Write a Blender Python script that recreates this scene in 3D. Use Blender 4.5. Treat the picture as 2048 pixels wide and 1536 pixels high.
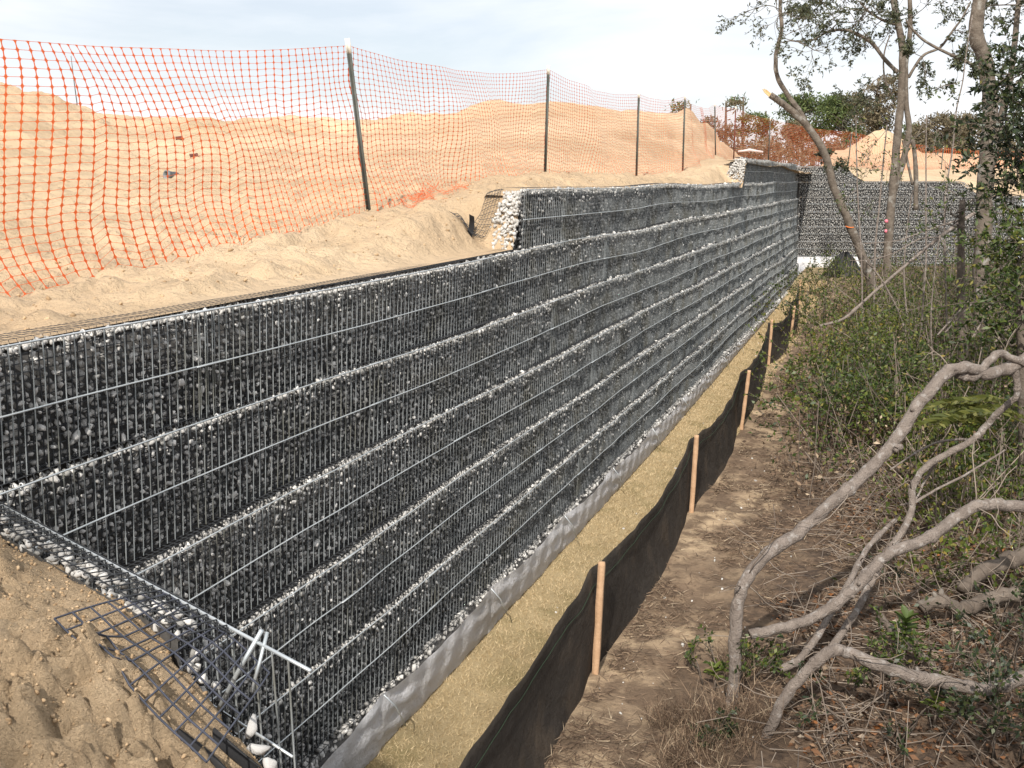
import bpy, bmesh, math, random
import numpy as np
# ------------------------------------------------------------------ camera, world, sun, exposure
for o in list(bpy.data.objects): bpy.data.objects.remove(o)
scene = bpy.context.scene
COL = scene.collection
F, PITCH = 2039.0, 0.1987            # focal length in px of the 2048 px wide photograph, tilt down
AZ, D0, SB, C1, ZC, H = 0.3635, 2.7307, 0.0336, -0.00016, -0.083, 0.457   # wall: direction, offset, setback, curve, level, tier
CAMZ = 3.3
cam = bpy.data.cameras.new("camera"); camo = bpy.data.objects.new("camera", cam); COL.objects.link(camo)
cam.sensor_width = 36.0; cam.lens = 36.0 * F / 2048; cam.clip_start = 0.05; cam.clip_end = 3000
camo.location = (0, 0, CAMZ); camo.rotation_euler = (math.pi/2 - PITCH, 0, 0)
scene.camera = camo
scene.view_settings.view_transform = 'Standard'; scene.view_settings.look = 'None'
scene.view_settings.exposure = 0.27; scene.view_settings.gamma = 1
A2 = np.array([math.sin(AZ), math.cos(AZ)]); N2 = np.array([math.cos(AZ), -math.sin(AZ)])
SUN_EL = math.radians(42); TH = math.radians(-6.5)
sv = -A2*math.cos(TH) - N2*math.sin(TH)             # horizontal direction towards the sun (behind the camera, behind the wall)
SUN_DIR = np.array([sv[0]*math.cos(SUN_EL), sv[1]*math.cos(SUN_EL), math.sin(SUN_EL)])
from mathutils import Vector, Matrix
sl = bpy.data.lights.new("sun", 'SUN'); sl.energy = 4.4; sl.angle = math.radians(0.9); sl.color = (1.0, 0.94, 0.86)
slo = bpy.data.objects.new("sun", sl); COL.objects.link(slo)
slo.rotation_euler = Vector(SUN_DIR).to_track_quat('Z', 'Y').to_euler()
slo.location = (-5, -10, 20)
world = bpy.data.worlds.new("World"); scene.world = world; world.use_nodes = True
wn = world.node_tree.nodes; wl = world.node_tree.links; wn.clear()
sky = wn.new('ShaderNodeTexSky'); sky.sky_type = 'NISHITA'; sky.sun_disc = False
sky.sun_elevation = SUN_EL; sky.sun_rotation = math.atan2(SUN_DIR[0], SUN_DIR[1])
sky.air_density = 1.0; sky.dust_density = 1.5; sky.ozone_density = 1.5
tc = wn.new('ShaderNodeTexCoord'); mp = wn.new('ShaderNodeMapping'); mp.inputs['Scale'].default_value = (1.3, 1.3, 6.5)
mp.inputs['Location'].default_value = (0.35, 0.2, 0.55)
nz = wn.new('ShaderNodeTexNoise'); nz.inputs['Scale'].default_value = 1.9; nz.inputs['Detail'].default_value = 7; nz.inputs['Roughness'].default_value = 0.52
nz.inputs['Distortion'].default_value = 0.25
rp = wn.new('ShaderNodeValToRGB'); rp.color_ramp.elements[0].position = 0.34; rp.color_ramp.elements[1].position = 0.62
rp.color_ramp.elements[0].color = (0.50, 0.50, 0.50, 1); rp.color_ramp.elements[1].color = (1, 1, 1, 1)
mx = wn.new('ShaderNodeMix'); mx.data_type = 'RGBA'
mx.inputs[7].default_value = (9.4, 9.55, 9.8, 1)       # thin bright cloud
bg = wn.new('ShaderNodeBackground'); bg.inputs['Strength'].default_value = 0.1
wo = wn.new('ShaderNodeOutputWorld')
wl.new(tc.outputs['Generated'], mp.inputs['Vector']); wl.new(mp.outputs[0], nz.inputs['Vector'])
wl.new(nz.outputs['Fac'], rp.inputs[0]); wl.new(rp.outputs[0], mx.inputs[0]); wl.new(sky.outputs[0], mx.inputs[6])
wl.new(mx.outputs[2], bg.inputs['Color']); wl.new(bg.outputs[0], wo.inputs['Surface'])

# ------------------------------------------------------------------ helpers
rng = np.random.default_rng(7); random.seed(7)
def W(t, l, z):                                       # wall frame (along, across, camera relative height) -> world
    t, l, z = np.broadcast_arrays(np.asarray(t, float), np.asarray(l, float), np.asarray(z, float))
    return np.stack([A2[0]*t + N2[0]*l, A2[1]*t + N2[1]*l, z + CAMZ], -1)
def ray(x, y):
    u = (x-1024)/F; v = (y-768)/F
    return np.array([u, math.cos(PITCH)-v*math.sin(PITCH), -math.sin(PITCH)-v*math.cos(PITCH)])
def atY(x, y, Y):                                     # pixel direction at ground distance Y
    r = ray(x, y); p = r*(Y/r[1]); return np.array([p[0], p[1], p[2]+CAMZ])
def atz(x, y, z):
    r = ray(x, y); p = r*(z/r[2]); return np.array([p[0], p[1], z+CAMZ])
def _h(i, j, s):
    n = (i.astype(np.int64)*374761393 + j.astype(np.int64)*668265263 + s*974711) & 0xffffffff
    n = ((n ^ (n >> 13))*1274126177) & 0xffffffff
    return ((n ^ (n >> 16)) & 0xffff)/65535.0
def vn(x, y, s=0):
    x = np.asarray(x, float); y = np.asarray(y, float); x, y = np.broadcast_arrays(x, y)
    i = np.floor(x); j = np.floor(y); a = x-i; b = y-j; a = a*a*(3-2*a); b = b*b*(3-2*b)
    i = i.astype(np.int64); j = j.astype(np.int64)
    return ((_h(i, j, s)*(1-a)+_h(i+1, j, s)*a)*(1-b) + (_h(i, j+1, s)*(1-a)+_h(i+1, j+1, s)*a)*b)*2-1
def fbm(x, y, o=4, s=0, g=.5):
    v = 0; am = 1; f = 1
    for k in range(o): v = v + am*vn(np.asarray(x)*f+k*17.3, np.asarray(y)*f-k*9.1, s+k); am *= g; f *= 2.03
    return v
def ss(x, a, b):
    u = np.clip((np.asarray(x, float)-a)/(b-a), 0, 1); return u*u*(3-2*u)
def nrm(v): return v/np.maximum(np.linalg.norm(v, axis=-1, keepdims=True), 1e-9)
class MB:
    def __init__(s): s.V = []; s.F = []; s.n = 0
    def add(s, V, Fc):
        V = np.asarray(V, float).reshape(-1, 3); Fc = np.asarray(Fc, np.int64)
        s.V.append(V); s.F.append(Fc+s.n); s.n += len(V); return s
    def tube(s, P, R, n=6):
        P = np.asarray(P, float); R = np.broadcast_to(np.asarray(R, float), (len(P),))
        T = nrm(np.gradient(P, axis=0)); u = np.cross(T[0], [0.3, 0.2, 1.0])
        if np.linalg.norm(u) < 1e-3: u = np.cross(T[0], [1, 0, 0])
        rings = []
        for k in range(len(P)):
            u = u - T[k]*np.dot(u, T[k]); u = u/max(np.linalg.norm(u), 1e-9); w = np.cross(T[k], u)
            a = np.arange(n)*2*math.pi/n
            rings.append(P[k]+R[k]*(np.cos(a)[:, None]*u+np.sin(a)[:, None]*w))
        V = np.concatenate(rings+[P[:1], P[-1:]]); m = len(P); Q = []
        i = np.arange(n); j = (i+1) % n
        for k in range(m-1): Q.append(np.stack([k*n+i, k*n+j, (k+1)*n+j, (k+1)*n+i], 1))
        s.add(V, np.concatenate(Q)); s.F.append(np.stack([np.full(n, m*n), j, i], 1)+s.n-len(V))
        s.F.append(np.stack([np.full(n, m*n+1), (m-1)*n+i, (m-1)*n+j], 1)+s.n-len(V)); return s
    def prisms(s, A, B, r, n=4):                       # many straight sticks at once
        A = np.asarray(A, float).reshape(-1, 3); B = np.asarray(B, float).reshape(-1, 3); d = nrm(B-A)
        ref = np.where(np.abs(d[:, 2:3]) > .9, [[1., 0, 0]], [[0, 0, 1.]]); u = nrm(np.cross(d, ref)); w = np.cross(d, u)
        r = np.broadcast_to(np.asarray(r, float), (len(A),))[:, None]
        rg = [r*(math.cos(a)*u+math.sin(a)*w) for a in [2*math.pi*k/n+.4 for k in range(n)]]
        V = np.stack([A+q for q in rg]+[B+q for q in rg], 1); k = np.arange(n); j = (k+1) % n
        Fq = np.stack([k, j, j+n, k+n], 1)
        s.add(V.reshape(-1, 3), (np.arange(len(A))[:, None, None]*2*n+Fq[None]).reshape(-1, 4)); return s
    def box(s, c, ax, hs):
        c = np.asarray(c, float); ax = np.asarray(ax, float)
        V = [c+ax[0]*i*hs[0]+ax[1]*j*hs[1]+ax[2]*k*hs[2] for i in (-1, 1) for j in (-1, 1) for k in (-1, 1)]
        return s.add(V, [[0, 1, 3, 2], [4, 6, 7, 5], [0, 4, 5, 1], [2, 3, 7, 6], [0, 2, 6, 4], [1, 5, 7, 3]])
    def grid(s, P, keep=None):                          # P: (m, n, 3)
        m, n = P.shape[:2]; i, j = np.meshgrid(np.arange(m-1), np.arange(n-1), indexing='ij')
        q = np.stack([i*n+j, (i+1)*n+j, (i+1)*n+j+1, i*n+j+1], -1)
        q = q[keep] if keep is not None else q.reshape(-1, 4)
        return s.add(P.reshape(-1, 3), q)
    def leaves(s, p, d, L, w, curl=.15):
        p = np.asarray(p, float); d = nrm(np.asarray(d, float)); N = len(p)
        L = np.broadcast_to(L, (N,))[:, None]; sd = nrm(np.cross(d, nrm(rng.normal(size=(N, 3))))); up = np.cross(sd, d)
        mid = p+d*L*.45; V = np.stack([p, mid+sd*L*w+up*L*curl, p+d*L, mid-sd*L*w+up*L*curl], 1)
        return s.add(V.reshape(-1, 3), np.arange(N)[:, None]*4+np.arange(4)[None])
    def mesh(s, name, mat, smooth=False):
        V = np.concatenate(s.V); me = bpy.data.meshes.new(name)
        tot = np.concatenate([np.full(len(f), f.shape[1]) for f in s.F]); lv = np.concatenate([f.ravel() for f in s.F])
        me.vertices.add(len(V)); me.vertices.foreach_set('co', V.ravel().astype(np.float32))
        me.loops.add(len(lv)); me.loops.foreach_set('vertex_index', lv.astype(np.int32))
        me.polygons.add(len(tot)); me.polygons.foreach_set('loop_start', (np.cumsum(tot)-tot).astype(np.int32))
        if smooth: me.polygons.foreach_set('use_smooth', np.ones(len(tot), bool))
        me.update(calc_edges=True); me.materials.append(mat); return me
    def build(s, name, mat, parent=None, smooth=False, origin=None):
        if origin is not None: s.V = [np.concatenate(s.V)-np.asarray(origin)]; 
        o = bpy.data.objects.new(name, s.mesh(name, mat, smooth)); COL.objects.link(o)
        if origin is not None and parent is None: o.location = origin
        if parent is not None:
            o.parent = parent
            if origin is not None: o.location = Vector(origin)-parent.location
            else: o.location = -parent.location
        return o
def tag(o, label=None, cat=None, group=None, kind=None):
    if label: o['label'] = label
    if cat: o['category'] = cat
    if group: o['group'] = group
    if kind: o['kind'] = kind
    return o
def thing(name, loc, label, cat, group=None):
    o = bpy.data.objects.new(name, None); COL.objects.link(o); o.location = loc; o.empty_display_size = .2
    return tag(o, label, cat, group)
# ------------------------------------------------------------------ materials
def mat(name, c1, c2=None, rough=.85, scale=6., island=False, metal=0., bump=0., bscale=40., detail=6, trans=0., lo=.3, hi=.7, c3=None, spec=.3, coords='Object', stops=None, coat2=None, bump2=None):
    m = bpy.data.materials.new(name); m.use_nodes = True; nt = m.node_tree; n = nt.nodes; l = nt.links
    b = n['Principled BSDF']; b.inputs['Roughness'].default_value = rough; b.inputs['Metallic'].default_value = metal
    b.inputs['Specular IOR Level'].default_value = spec
    t = n.new('ShaderNodeTexCoord')
    r = n.new('ShaderNodeValToRGB'); e = r.color_ramp.elements
    if stops:
        while len(e) < len(stops): e.new(.5)
        for q, (p, c) in zip(e, stops): q.position = p; q.color = (*c, 1)
    else:
        e[0].position = lo; e[1].position = hi; e[0].color = (*c1, 1); e[1].color = (*(c2 or c1), 1)
        if c3: q = e.new((lo+hi)/2); q.color = (*c3, 1)
    if island:
        g = n.new('ShaderNodeNewGeometry'); l.new(g.outputs['Random Per Island'], r.inputs[0])
    else:
        z = n.new('ShaderNodeTexNoise'); z.inputs['Scale'].default_value = scale; z.inputs['Detail'].default_value = detail
        z.inputs['Roughness'].default_value = .6; l.new(t.outputs[coords], z.inputs['Vector']); l.new(z.outputs['Fac'], r.inputs[0])
    col = r.outputs[0]
    if coat2:                                            # second, finer mottling: (colour, scale, amount)
        z2 = n.new('ShaderNodeTexNoise'); z2.inputs['Scale'].default_value = coat2[1]; z2.inputs['Detail'].default_value = 5
        l.new(t.outputs[coords], z2.inputs['Vector']); rr = n.new('ShaderNodeValToRGB')
        rr.color_ramp.elements[0].position = coat2[3] if len(coat2) > 3 else .5; rr.color_ramp.elements[1].position = (coat2[3] if len(coat2) > 3 else .5)+.14
        rr.color_ramp.elements[0].color = (0, 0, 0, 1); rr.color_ramp.elements[1].color = (coat2[2],)*3+(1,)
        l.new(z2.outputs['Fac'], rr.inputs[0]); mm = n.new('ShaderNodeMix'); mm.data_type = 'RGBA'
        l.new(rr.outputs[0], mm.inputs[0]); l.new(col, mm.inputs[6]); mm.inputs[7].default_value = (*coat2[0], 1); col = mm.outputs[2]
    l.new(col, b.inputs['Base Color'])
    if bump:
        z3 = n.new('ShaderNodeTexNoise'); z3.inputs['Scale'].default_value = bscale; z3.inputs['Detail'].default_value = 8; z3.inputs['Roughness'].default_value = .65
        l.new(t.outputs[coords], z3.inputs['Vector']); bp = n.new('ShaderNodeBump'); bp.inputs['Strength'].default_value = min(1, bump); bp.inputs['Distance'].default_value = .02*max(1, bump)
        l.new(z3.outputs['Fac'], bp.inputs['Height']); l.new(bp.outputs[0], b.inputs['Normal'])
        if bump2:
            z4 = n.new('ShaderNodeTexNoise'); z4.inputs['Scale'].default_value = bump2[0]; z4.inputs['Detail'].default_value = 9; z4.inputs['Roughness'].default_value = .62
            l.new(t.outputs[coords], z4.inputs['Vector']); b4 = n.new('ShaderNodeBump'); b4.inputs['Strength'].default_value = .9; b4.inputs['Distance'].default_value = bump2[1]
            l.new(z4.outputs['Fac'], b4.inputs['Height']); l.new(b4.outputs[0], bp.inputs['Normal'])
    if trans:
        tr = n.new('ShaderNodeBsdfTranslucent'); l.new(col, tr.inputs['Color']); ms = n.new('ShaderNodeMixShader'); ms.inputs[0].default_value = trans
        l.new(b.outputs[0], ms.inputs[1]); l.new(tr.outputs[0], ms.inputs[2]); l.new(ms.outputs[0], n['Material Output'].inputs['Surface'])
    return m
M = {}
M['sand'] = mat('sand', (.43, .305, .185), (.61, .465, .305), scale=.28, rough=.95, bump=.9, bscale=26, bump2=(2.6, .16), coat2=((.43, .315, .195), 2.2, .5, .52))
M['sand_near'] = mat('sand_near', (.48, .345, .21), (.60, .45, .29), scale=2.2, rough=.95, bump=1., bscale=110, bump2=(26, .07), coat2=((.35, .25, .155), 9., .55, .55))
M['clod'] = mat('clod', (.38, .26, .15), (.55, .40, .245), rough=.95, island=True, bump=.6, bscale=60)
M['floor'] = mat('forest_floor', (.19, .13, .085), (.45, .335, .215), scale=1.3, rough=.95, bump=1., bscale=30, lo=.36, hi=.62, coat2=((.125, .085, .056), 5., .85, .42))
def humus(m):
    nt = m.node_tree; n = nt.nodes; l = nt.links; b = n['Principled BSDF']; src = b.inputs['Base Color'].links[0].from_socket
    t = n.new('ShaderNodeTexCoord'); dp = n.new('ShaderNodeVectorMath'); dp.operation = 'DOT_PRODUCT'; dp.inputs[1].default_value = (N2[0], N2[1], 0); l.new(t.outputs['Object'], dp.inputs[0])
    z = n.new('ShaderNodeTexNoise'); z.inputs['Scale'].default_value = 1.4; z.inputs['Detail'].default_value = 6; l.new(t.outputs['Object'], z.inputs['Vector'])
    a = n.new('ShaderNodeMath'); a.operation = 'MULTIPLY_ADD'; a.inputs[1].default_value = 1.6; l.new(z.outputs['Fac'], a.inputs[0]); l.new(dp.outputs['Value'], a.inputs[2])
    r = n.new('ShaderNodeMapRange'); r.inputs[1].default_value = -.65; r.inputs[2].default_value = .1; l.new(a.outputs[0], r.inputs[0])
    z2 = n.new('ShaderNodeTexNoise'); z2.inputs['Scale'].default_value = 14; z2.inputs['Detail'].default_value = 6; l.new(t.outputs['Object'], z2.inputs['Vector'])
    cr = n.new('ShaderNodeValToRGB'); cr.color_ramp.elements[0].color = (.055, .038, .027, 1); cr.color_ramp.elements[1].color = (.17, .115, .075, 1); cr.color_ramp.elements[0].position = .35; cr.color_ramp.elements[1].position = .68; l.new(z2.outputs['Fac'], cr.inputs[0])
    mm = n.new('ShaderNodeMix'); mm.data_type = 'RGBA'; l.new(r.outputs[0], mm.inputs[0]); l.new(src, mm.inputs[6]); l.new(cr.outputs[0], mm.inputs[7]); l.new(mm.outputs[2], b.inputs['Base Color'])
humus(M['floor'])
M['sod'] = mat('sod', (.36, .275, .15), (.48, .375, .215), scale=3.5, rough=.95, bump=1., bscale=90, coat2=((.235, .19, .085), 2.6, .75, .50))
M['blade'] = mat('dry_blade', (.38, .285, .15), (.74, .60, .38), island=True, rough=.8, lo=0, hi=1, trans=.2)
M['stone'] = mat('stone', (.2, .2, .2), island=True, rough=.8, bump=.4, bscale=70, stops=[(0, (.24, .235, .22)), (.5, (.44, .43, .41)), (.86, (.55, .535, .51)), (.92, (.70, .68, .64)), (1, (.78, .76, .72))])  # brightest stops put the sun-caught specks into the stone colour
M['stone_white'] = mat('stone_white', (.40, .385, .355), (.64, .62, .585), island=True, rough=.8, lo=0, hi=1, bump=.4, bscale=60)  # paler gravel copy; sunlight put into the colour of wall top and spills
M['shade_backing'] = mat('shade_backing', (.05, .048, .045), (.11, .105, .10), scale=30, rough=.95)  # near-black puts the shade of the gaps between stones into the colour
M['grid'] = mat('geogrid', (.022, .024, .027), (.046, .049, .054), scale=5, rough=.55, spec=.4)
M['grid_blue'] = mat('geogrid_flap', (.035, .04, .055), (.07, .075, .10), scale=8, rough=.5, spec=.4)
M['wire'] = mat('galvanised_wire', (.27, .295, .30), (.45, .48, .49), scale=7, rough=.5, metal=.35, coat2=((.19, .175, .12), 3., .6, .5))  # olive mottling paints the forest's reflection into the wire colour
M['rod'] = mat('galvanised_rod', (.48, .52, .54), (.66, .69, .70), scale=5, rough=.42, metal=.55)
M['tie'] = mat('white_tie', (.75, .75, .74), rough=.5)
M['white_fab'] = mat('white_geotextile', (.78, .77, .775), (.85, .84, .845), scale=3, rough=.9, trans=.25, bump=.5, bscale=40, bump2=(8, .035), coat2=((.45, .40, .33), 1.5, .35, .58))
M['silt'] = mat('silt_fabric', (.026, .021, .017), (.046, .037, .029), scale=2.5, rough=.8, bump=.4, bscale=160, bump2=(4, .09), coat2=((.085, .062, .042), 3.2, .55, .53))
M['stitch'] = mat('green_stitch', (.03, .055, .03), rough=.8)
M['stake'] = mat('stake_wood', (.44, .27, .155), (.58, .38, .235), scale=14, rough=.8, bump=.3, bscale=60)
M['post'] = mat('post_steel', (.065, .07, .062), (.12, .125, .11), scale=6, rough=.6, metal=.3, coat2=((.16, .08, .04), 4, .5, .6))
M['postcap'] = mat('post_white_tip', (.62, .58, .50), (.74, .70, .62), scale=9, rough=.7)
M['orange'] = mat('orange_net', (.78, .14, .04), (.86, .20, .06), scale=2, rough=.5, trans=.25)
M['bark'] = mat('bark_grey', (.095, .075, .058), (.21, .175, .14), scale=9, rough=.9, bump=1., bscale=28, coat2=((.36, .345, .31), 6., .75, .57))
M['bark2'] = mat('bark_fallen', (.19, .155, .13), (.34, .285, .245), scale=11, rough=.9, bump=1.6, bscale=55, bump2=(14, .02), coat2=((.50, .465, .43), 20., .7, .56))
M['bark_dark'] = mat('bark_dark', (.09, .07, .055), (.19, .155, .125), scale=8, rough=.9, bump=1., bscale=30, coat2=((.33, .31, .275), 6., .6, .6))
M['stick'] = mat('dead_stick', (.12, .092, .072), (.31, .255, .205), island=True, rough=.9, lo=0, hi=1)
M['splint'] = mat('fresh_wood', (.55, .38, .17), (.70, .52, .28), scale=20, rough=.8)
M['leaf'] = mat('leaf_green', (.03, .05, .012), island=True, rough=.5, trans=.3, spec=.5, stops=[(0, (.026, .044, .012)), (.5, (.060, .095, .020)), (.85, (.12, .16, .03)), (1, (.24, .21, .05))])
M['leaf_y'] = mat('leaf_yellowgreen', (.03, .05, .012), island=True, rough=.5, trans=.35, stops=[(0, (.05, .07, .014)), (.5, (.11, .15, .025)), (.85, (.19, .21, .05)), (1, (.33, .24, .06))])
M['leaf_d'] = mat('leaf_dark', (.02, .03, .012), island=True, rough=.45, trans=.2, spec=.5, stops=[(0, (.016, .026, .012)), (.6, (.036, .055, .022)), (1, (.09, .11, .035))])
M['leaf_t'] = mat('leaf_tree', (.02, .03, .012), island=True, rough=.45, trans=.25, spec=.5, stops=[(0, (.040, .050, .028)), (.6, (.075, .09, .045)), (1, (.14, .14, .07))])
M['pine'] = mat('pine_needles', (.03, .05, .02), island=True, rough=.7, trans=.15, stops=[(0, (.040, .062, .022)), (.6, (.085, .12, .038)), (1, (.16, .19, .065))])
M['brush'] = mat('dry_brush', (.03, .05, .02), island=True, rough=.8, trans=.15, stops=[(0, (.09, .075, .045)), (.6, (.15, .125, .075)), (1, (.23, .19, .12))])
M['litter'] = mat('leaf_litter', (.1, .06, .03), island=True, rough=.85, trans=.1, stops=[(0, (.065, .045, .032)), (.45, (.14, .085, .052)), (.78, (.23, .115, .058)), (.84, (.32, .13, .045)), (.9, (.28, .21, .145)), (1, (.44, .37, .29))])
M['straw'] = mat('pine_straw', (.1, .06, .03), island=True, rough=.85, stops=[(0, (.06, .04, .028)), (.5, (.15, .098, .064)), (.85, (.27, .19, .125)), (1, (.45, .36, .25))])
M['black'] = mat('black_plastic', (.012, .012, .013), (.03, .03, .032), scale=6, rough=.6)
M['pipe_red'] = mat('pipe_rust', (.10, .035, .025), (.20, .06, .04), scale=9, rough=.6)
M['pipe_grey'] = mat('pipe_grey', (.12, .14, .15), (.24, .27, .28), scale=9, rough=.5)
M['tape_o'] = mat('orange_paint', (.75, .20, .05), rough=.7); M['tape_p'] = mat('pink_ribbon', (.80, .22, .28), rough=.6)
M['fern'] = mat('fern_leaf', (.03, .05, .012), island=True, rough=.5, trans=.35, stops=[(0, (.07, .085, .02)), (.6, (.14, .15, .035)), (1, (.22, .21, .06))])

# ------------------------------------------------------------------ terrain
SIL = np.array([(-900, 215), (-300, 190), (0, 190), (60, 198), (140, 218), (200, 235), (300, 247), (400, 240), (480, 250), (560, 240), (640, 245), (700, 251), (800, 240), (900, 230), (960, 216), (1000, 211), (1050, 216), (1100, 210), (1150, 217), (1200, 221), (1300, 234), (1345, 240), (1362, 233), (1400, 253), (1450, 285), (1500, 299), (1560, 297), (1600, 303), (1680, 303), (1800, 307), (1900, 310), (2100, 318), (3000, 330)], float)
def lerp(x, pts): pts = np.asarray(pts, float); return np.interp(x, pts[:, 0], pts[:, 1])
ZF = [(-20, -.9), (-5, -.75), (3.84, -.56), (7.07, -.27), (9.5, -.06), (12.2, .04), (16.6, .07), (19.7, .24), (24, .48), (28.2, .67), (32.7, .53), (39, .39), (52, 0.1), (80, 0)]
ZES = [(-20, -.7), (-5, -.56), (7.30, -.528), (7.50, -.105), (18.95, -.085), (19.3, .355), (33, .375), (60, .3)]
ZEB = [(-20, -.7), (-5, -.56), (5.6, -.50), (6.6, -.32), (7.8, -.06), (9, -.02), (17, .02), (18.6, .26), (19.8, .40), (33, .42), (60, .3)]
def zup(t, l):
    p = W(t, l, 0); X = p[..., 0]; Y = p[..., 1]; r = np.hypot(X, Y)
    w = ss(-l, 2.92, 3.35); ze = lerp(t, ZES)*(1-w)+lerp(t, ZEB)*w
    zf = lerp(t, ZF); w2 = ss(-l, 3.0, 4.0); z = ze*(1-w2)+zf*w2
    xs = 1024+F*X/np.maximum(Y, .35*r)/math.cos(PITCH)*.98
    tan = (357.5-lerp(xs, SIL))/F*1.02
    rr = 40+4*vn(X*.05, Y*.05, 3)
    zb = np.minimum(zf, .1)*np.exp(-np.maximum(-l-4.1, 0)/6)-.12*ss(-l, 4.3, 9)
    prof = ss(r, 8, rr)**1.25; ridge = tan*rr
    far = zb*(1-prof)+ridge*prof; far = np.where(r > rr, ridge-(r-rr)*.09*ss(r, rr, rr+8), far); far = np.maximum(far, -2.0-0*r)
    w3 = ss(-l, 4.1, 6.5); z = z*(1-w3)+np.where(l > -4.1, z, far)*w3
    # relief: worked, trampled sand; bulldozed mound faces; berm at the foot of the netting
    near = ss(-l, 2.9, 3.15)
    z = z + near*(.042*fbm(X*1.5, Y*1.5, 5, 11)+.052*(np.abs(fbm(X*4.5, Y*4.5, 4, 21))-.3)+.016*fbm(X*13, Y*13, 2, 23))*(1-.6*ss(r, 14, 25))
    z = z + .055*np.exp(-((l+3.75+.12*vn(t*.8, 0, 5))/.13)**2)*(.5+.5*vn(t*1.3, 3, 9))*(t < 12)
    mid = ss(-l, 6, 14); z = z + mid*.05*vn(X*.12+Y*.5, Y*.9, 31)*(1-ss(r, 20, 30)) + .16*(np.abs(fbm(X*.45, Y*.45, 6, 41, .6))-.35)*mid*ss(r, 11, 22)+.07*vn(0*X+l*1.1, t*.07, 33)*mid*(1-ss(r, 22, 30))
    el = z/np.maximum(r, 1)*60+.8*vn(X*.11, Y*.11, 53)
    z = z + .24*prof*(np.abs(fbm(X*.2, Y*.2, 5, 51, .58))-.45)*ss(r, 18, 30)*(r < rr+3)+.16*prof*ss(np.abs((el % 1.)-.5), .0, .3)*ss(r, 16, 26)*(r < rr)-.36*prof
    return z
def zlow(t, l):
    z = lerp(t, [(-20, -3.3), (4, -3.22), (12, -3.19), (20, -3.05), (26, -2.84), (30, -2.72), (50, -2.7)])
    z = z + .05*np.clip(l, 0, 8)*ss(t, 4, 14)+.10*ss(-l, 1.85, 2.5)*(1-ss(t, 18, 27))
    p = W(t, l, 0); return z + .02*fbm(p[..., 0]*2, p[..., 1]*2, 4, 61)*ss(l, -2.5, -1.9)+.02*ss(l, -1.8, -1.2)*fbm(p[..., 0]*6, p[..., 1]*6, 3, 64)+.008*fbm(p[..., 0]*3, p[..., 1]*3, 3, 63)
def geo(a, b, n): return np.geomspace(a, b, n)
ts = np.concatenate([np.arange(-30, -4, 2.), np.arange(-4, 1.5, .3), np.arange(1.5, 10, .04), np.arange(10, 22, .085), np.arange(22, 44, .16), np.arange(44, 70, .8), geo(70, 900, 18)])
ls = -np.concatenate([2.772+np.arange(0, 2.22, .04), np.arange(5.0, 10, .11), np.arange(10, 38, .18), np.arange(38, 62, .7), geo(62, 900, 16)])
TT, LL = np.meshgrid(ts, ls, indexing='ij')
tag(MB().grid(W(TT, LL, zup(TT, LL))).build('sand_ground', M['sand'], smooth=True), 'pale tan graded sand behind the orange netting rising to mounds', 'sand', kind='structure')
def zback(X, Y):
    ed = lerp(X, [(0, .38), (10.2, .38), (10.9, -.08), (13.6, -.08), (14.6, -.5), (20, -.6), (60, -.6)])
    zf = lerp(X, [(0, .5), (8, .5), (12, .36), (17, -.1), (24, -.2), (60, -.2)])
    r = np.hypot(X, Y); xs = 1024+F*X/np.maximum(Y, 1); tan = (357.5-lerp(xs, SIL))/F
    z = ed+(zf-ed)*ss(Y, 32.4, 36); w = ss(Y, 36, 46); z = z*(1-w)+tan*46*w
    z = np.where(Y > 47, z-(Y-47)*.06, z); z = np.maximum(z, -1.8)
    return z+.06*fbm(X*.5, Y*.5, 4, 71)*ss(Y, 33, 36)
ys = np.concatenate([32.25+np.arange(0, 6, .2), np.arange(38.4, 60, .5), geo(60, 900, 20)]); us = np.concatenate([np.linspace(0, 1, 90)**1.5*22, geo(23, 900, 16)])
YY, UU = np.meshgrid(ys, us, indexing='ij'); XL = (A2[0]/A2[1])*(YY) - 2.95/A2[1]*1.0
XX = XL+UU
tag(MB().grid(np.stack([XX, YY, zback(XX, YY)+CAMZ], -1)[:, ::-1]).build('sand_terrace', M['sand'], smooth=True), 'tan sand terrace above the far wall', 'sand', kind='structure')
# lower ground
tl = np.concatenate([np.arange(-30, -4, 2.), np.arange(-4, 2, .4), np.arange(2, 10, .05), np.arange(10, 20, .12), np.arange(20, 34, .3), np.arange(34, 60, 1.), geo(60, 500, 8)])
ll = np.concatenate([np.arange(-2.75, -1.6, .06), np.arange(-1.6, 2.5, .05), np.arange(2.5, 8, .25), np.arange(8, 30, 1.5), geo(30, 500, 10)])
TT, LL = np.meshgrid(tl, ll, indexing='ij'); PP = W(TT, LL, zlow(TT, LL)); cen = .25*(PP[:-1, :-1]+PP[1:, :-1]+PP[1:, 1:]+PP[:-1, 1:])
front = cen[..., 1] < 33
cl_ = .5*(LL[:-1, :-1]+LL[:-1, 1:]); tc_ = TT[:-1, :-1]
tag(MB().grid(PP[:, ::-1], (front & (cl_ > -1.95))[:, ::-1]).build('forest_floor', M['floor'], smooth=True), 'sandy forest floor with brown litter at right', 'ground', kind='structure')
tag(MB().grid(PP[:, ::-1], (front & (cl_ < -1.77-.16*ss(tc_, 14, 17)))[:, ::-1]).build('sod_strip', M['sod'], smooth=True), 'strip of dry brown turf between wall and black silt fence', 'turf', kind='structure')
bpy.data.objects['sod_strip'].location.z += .004

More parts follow.
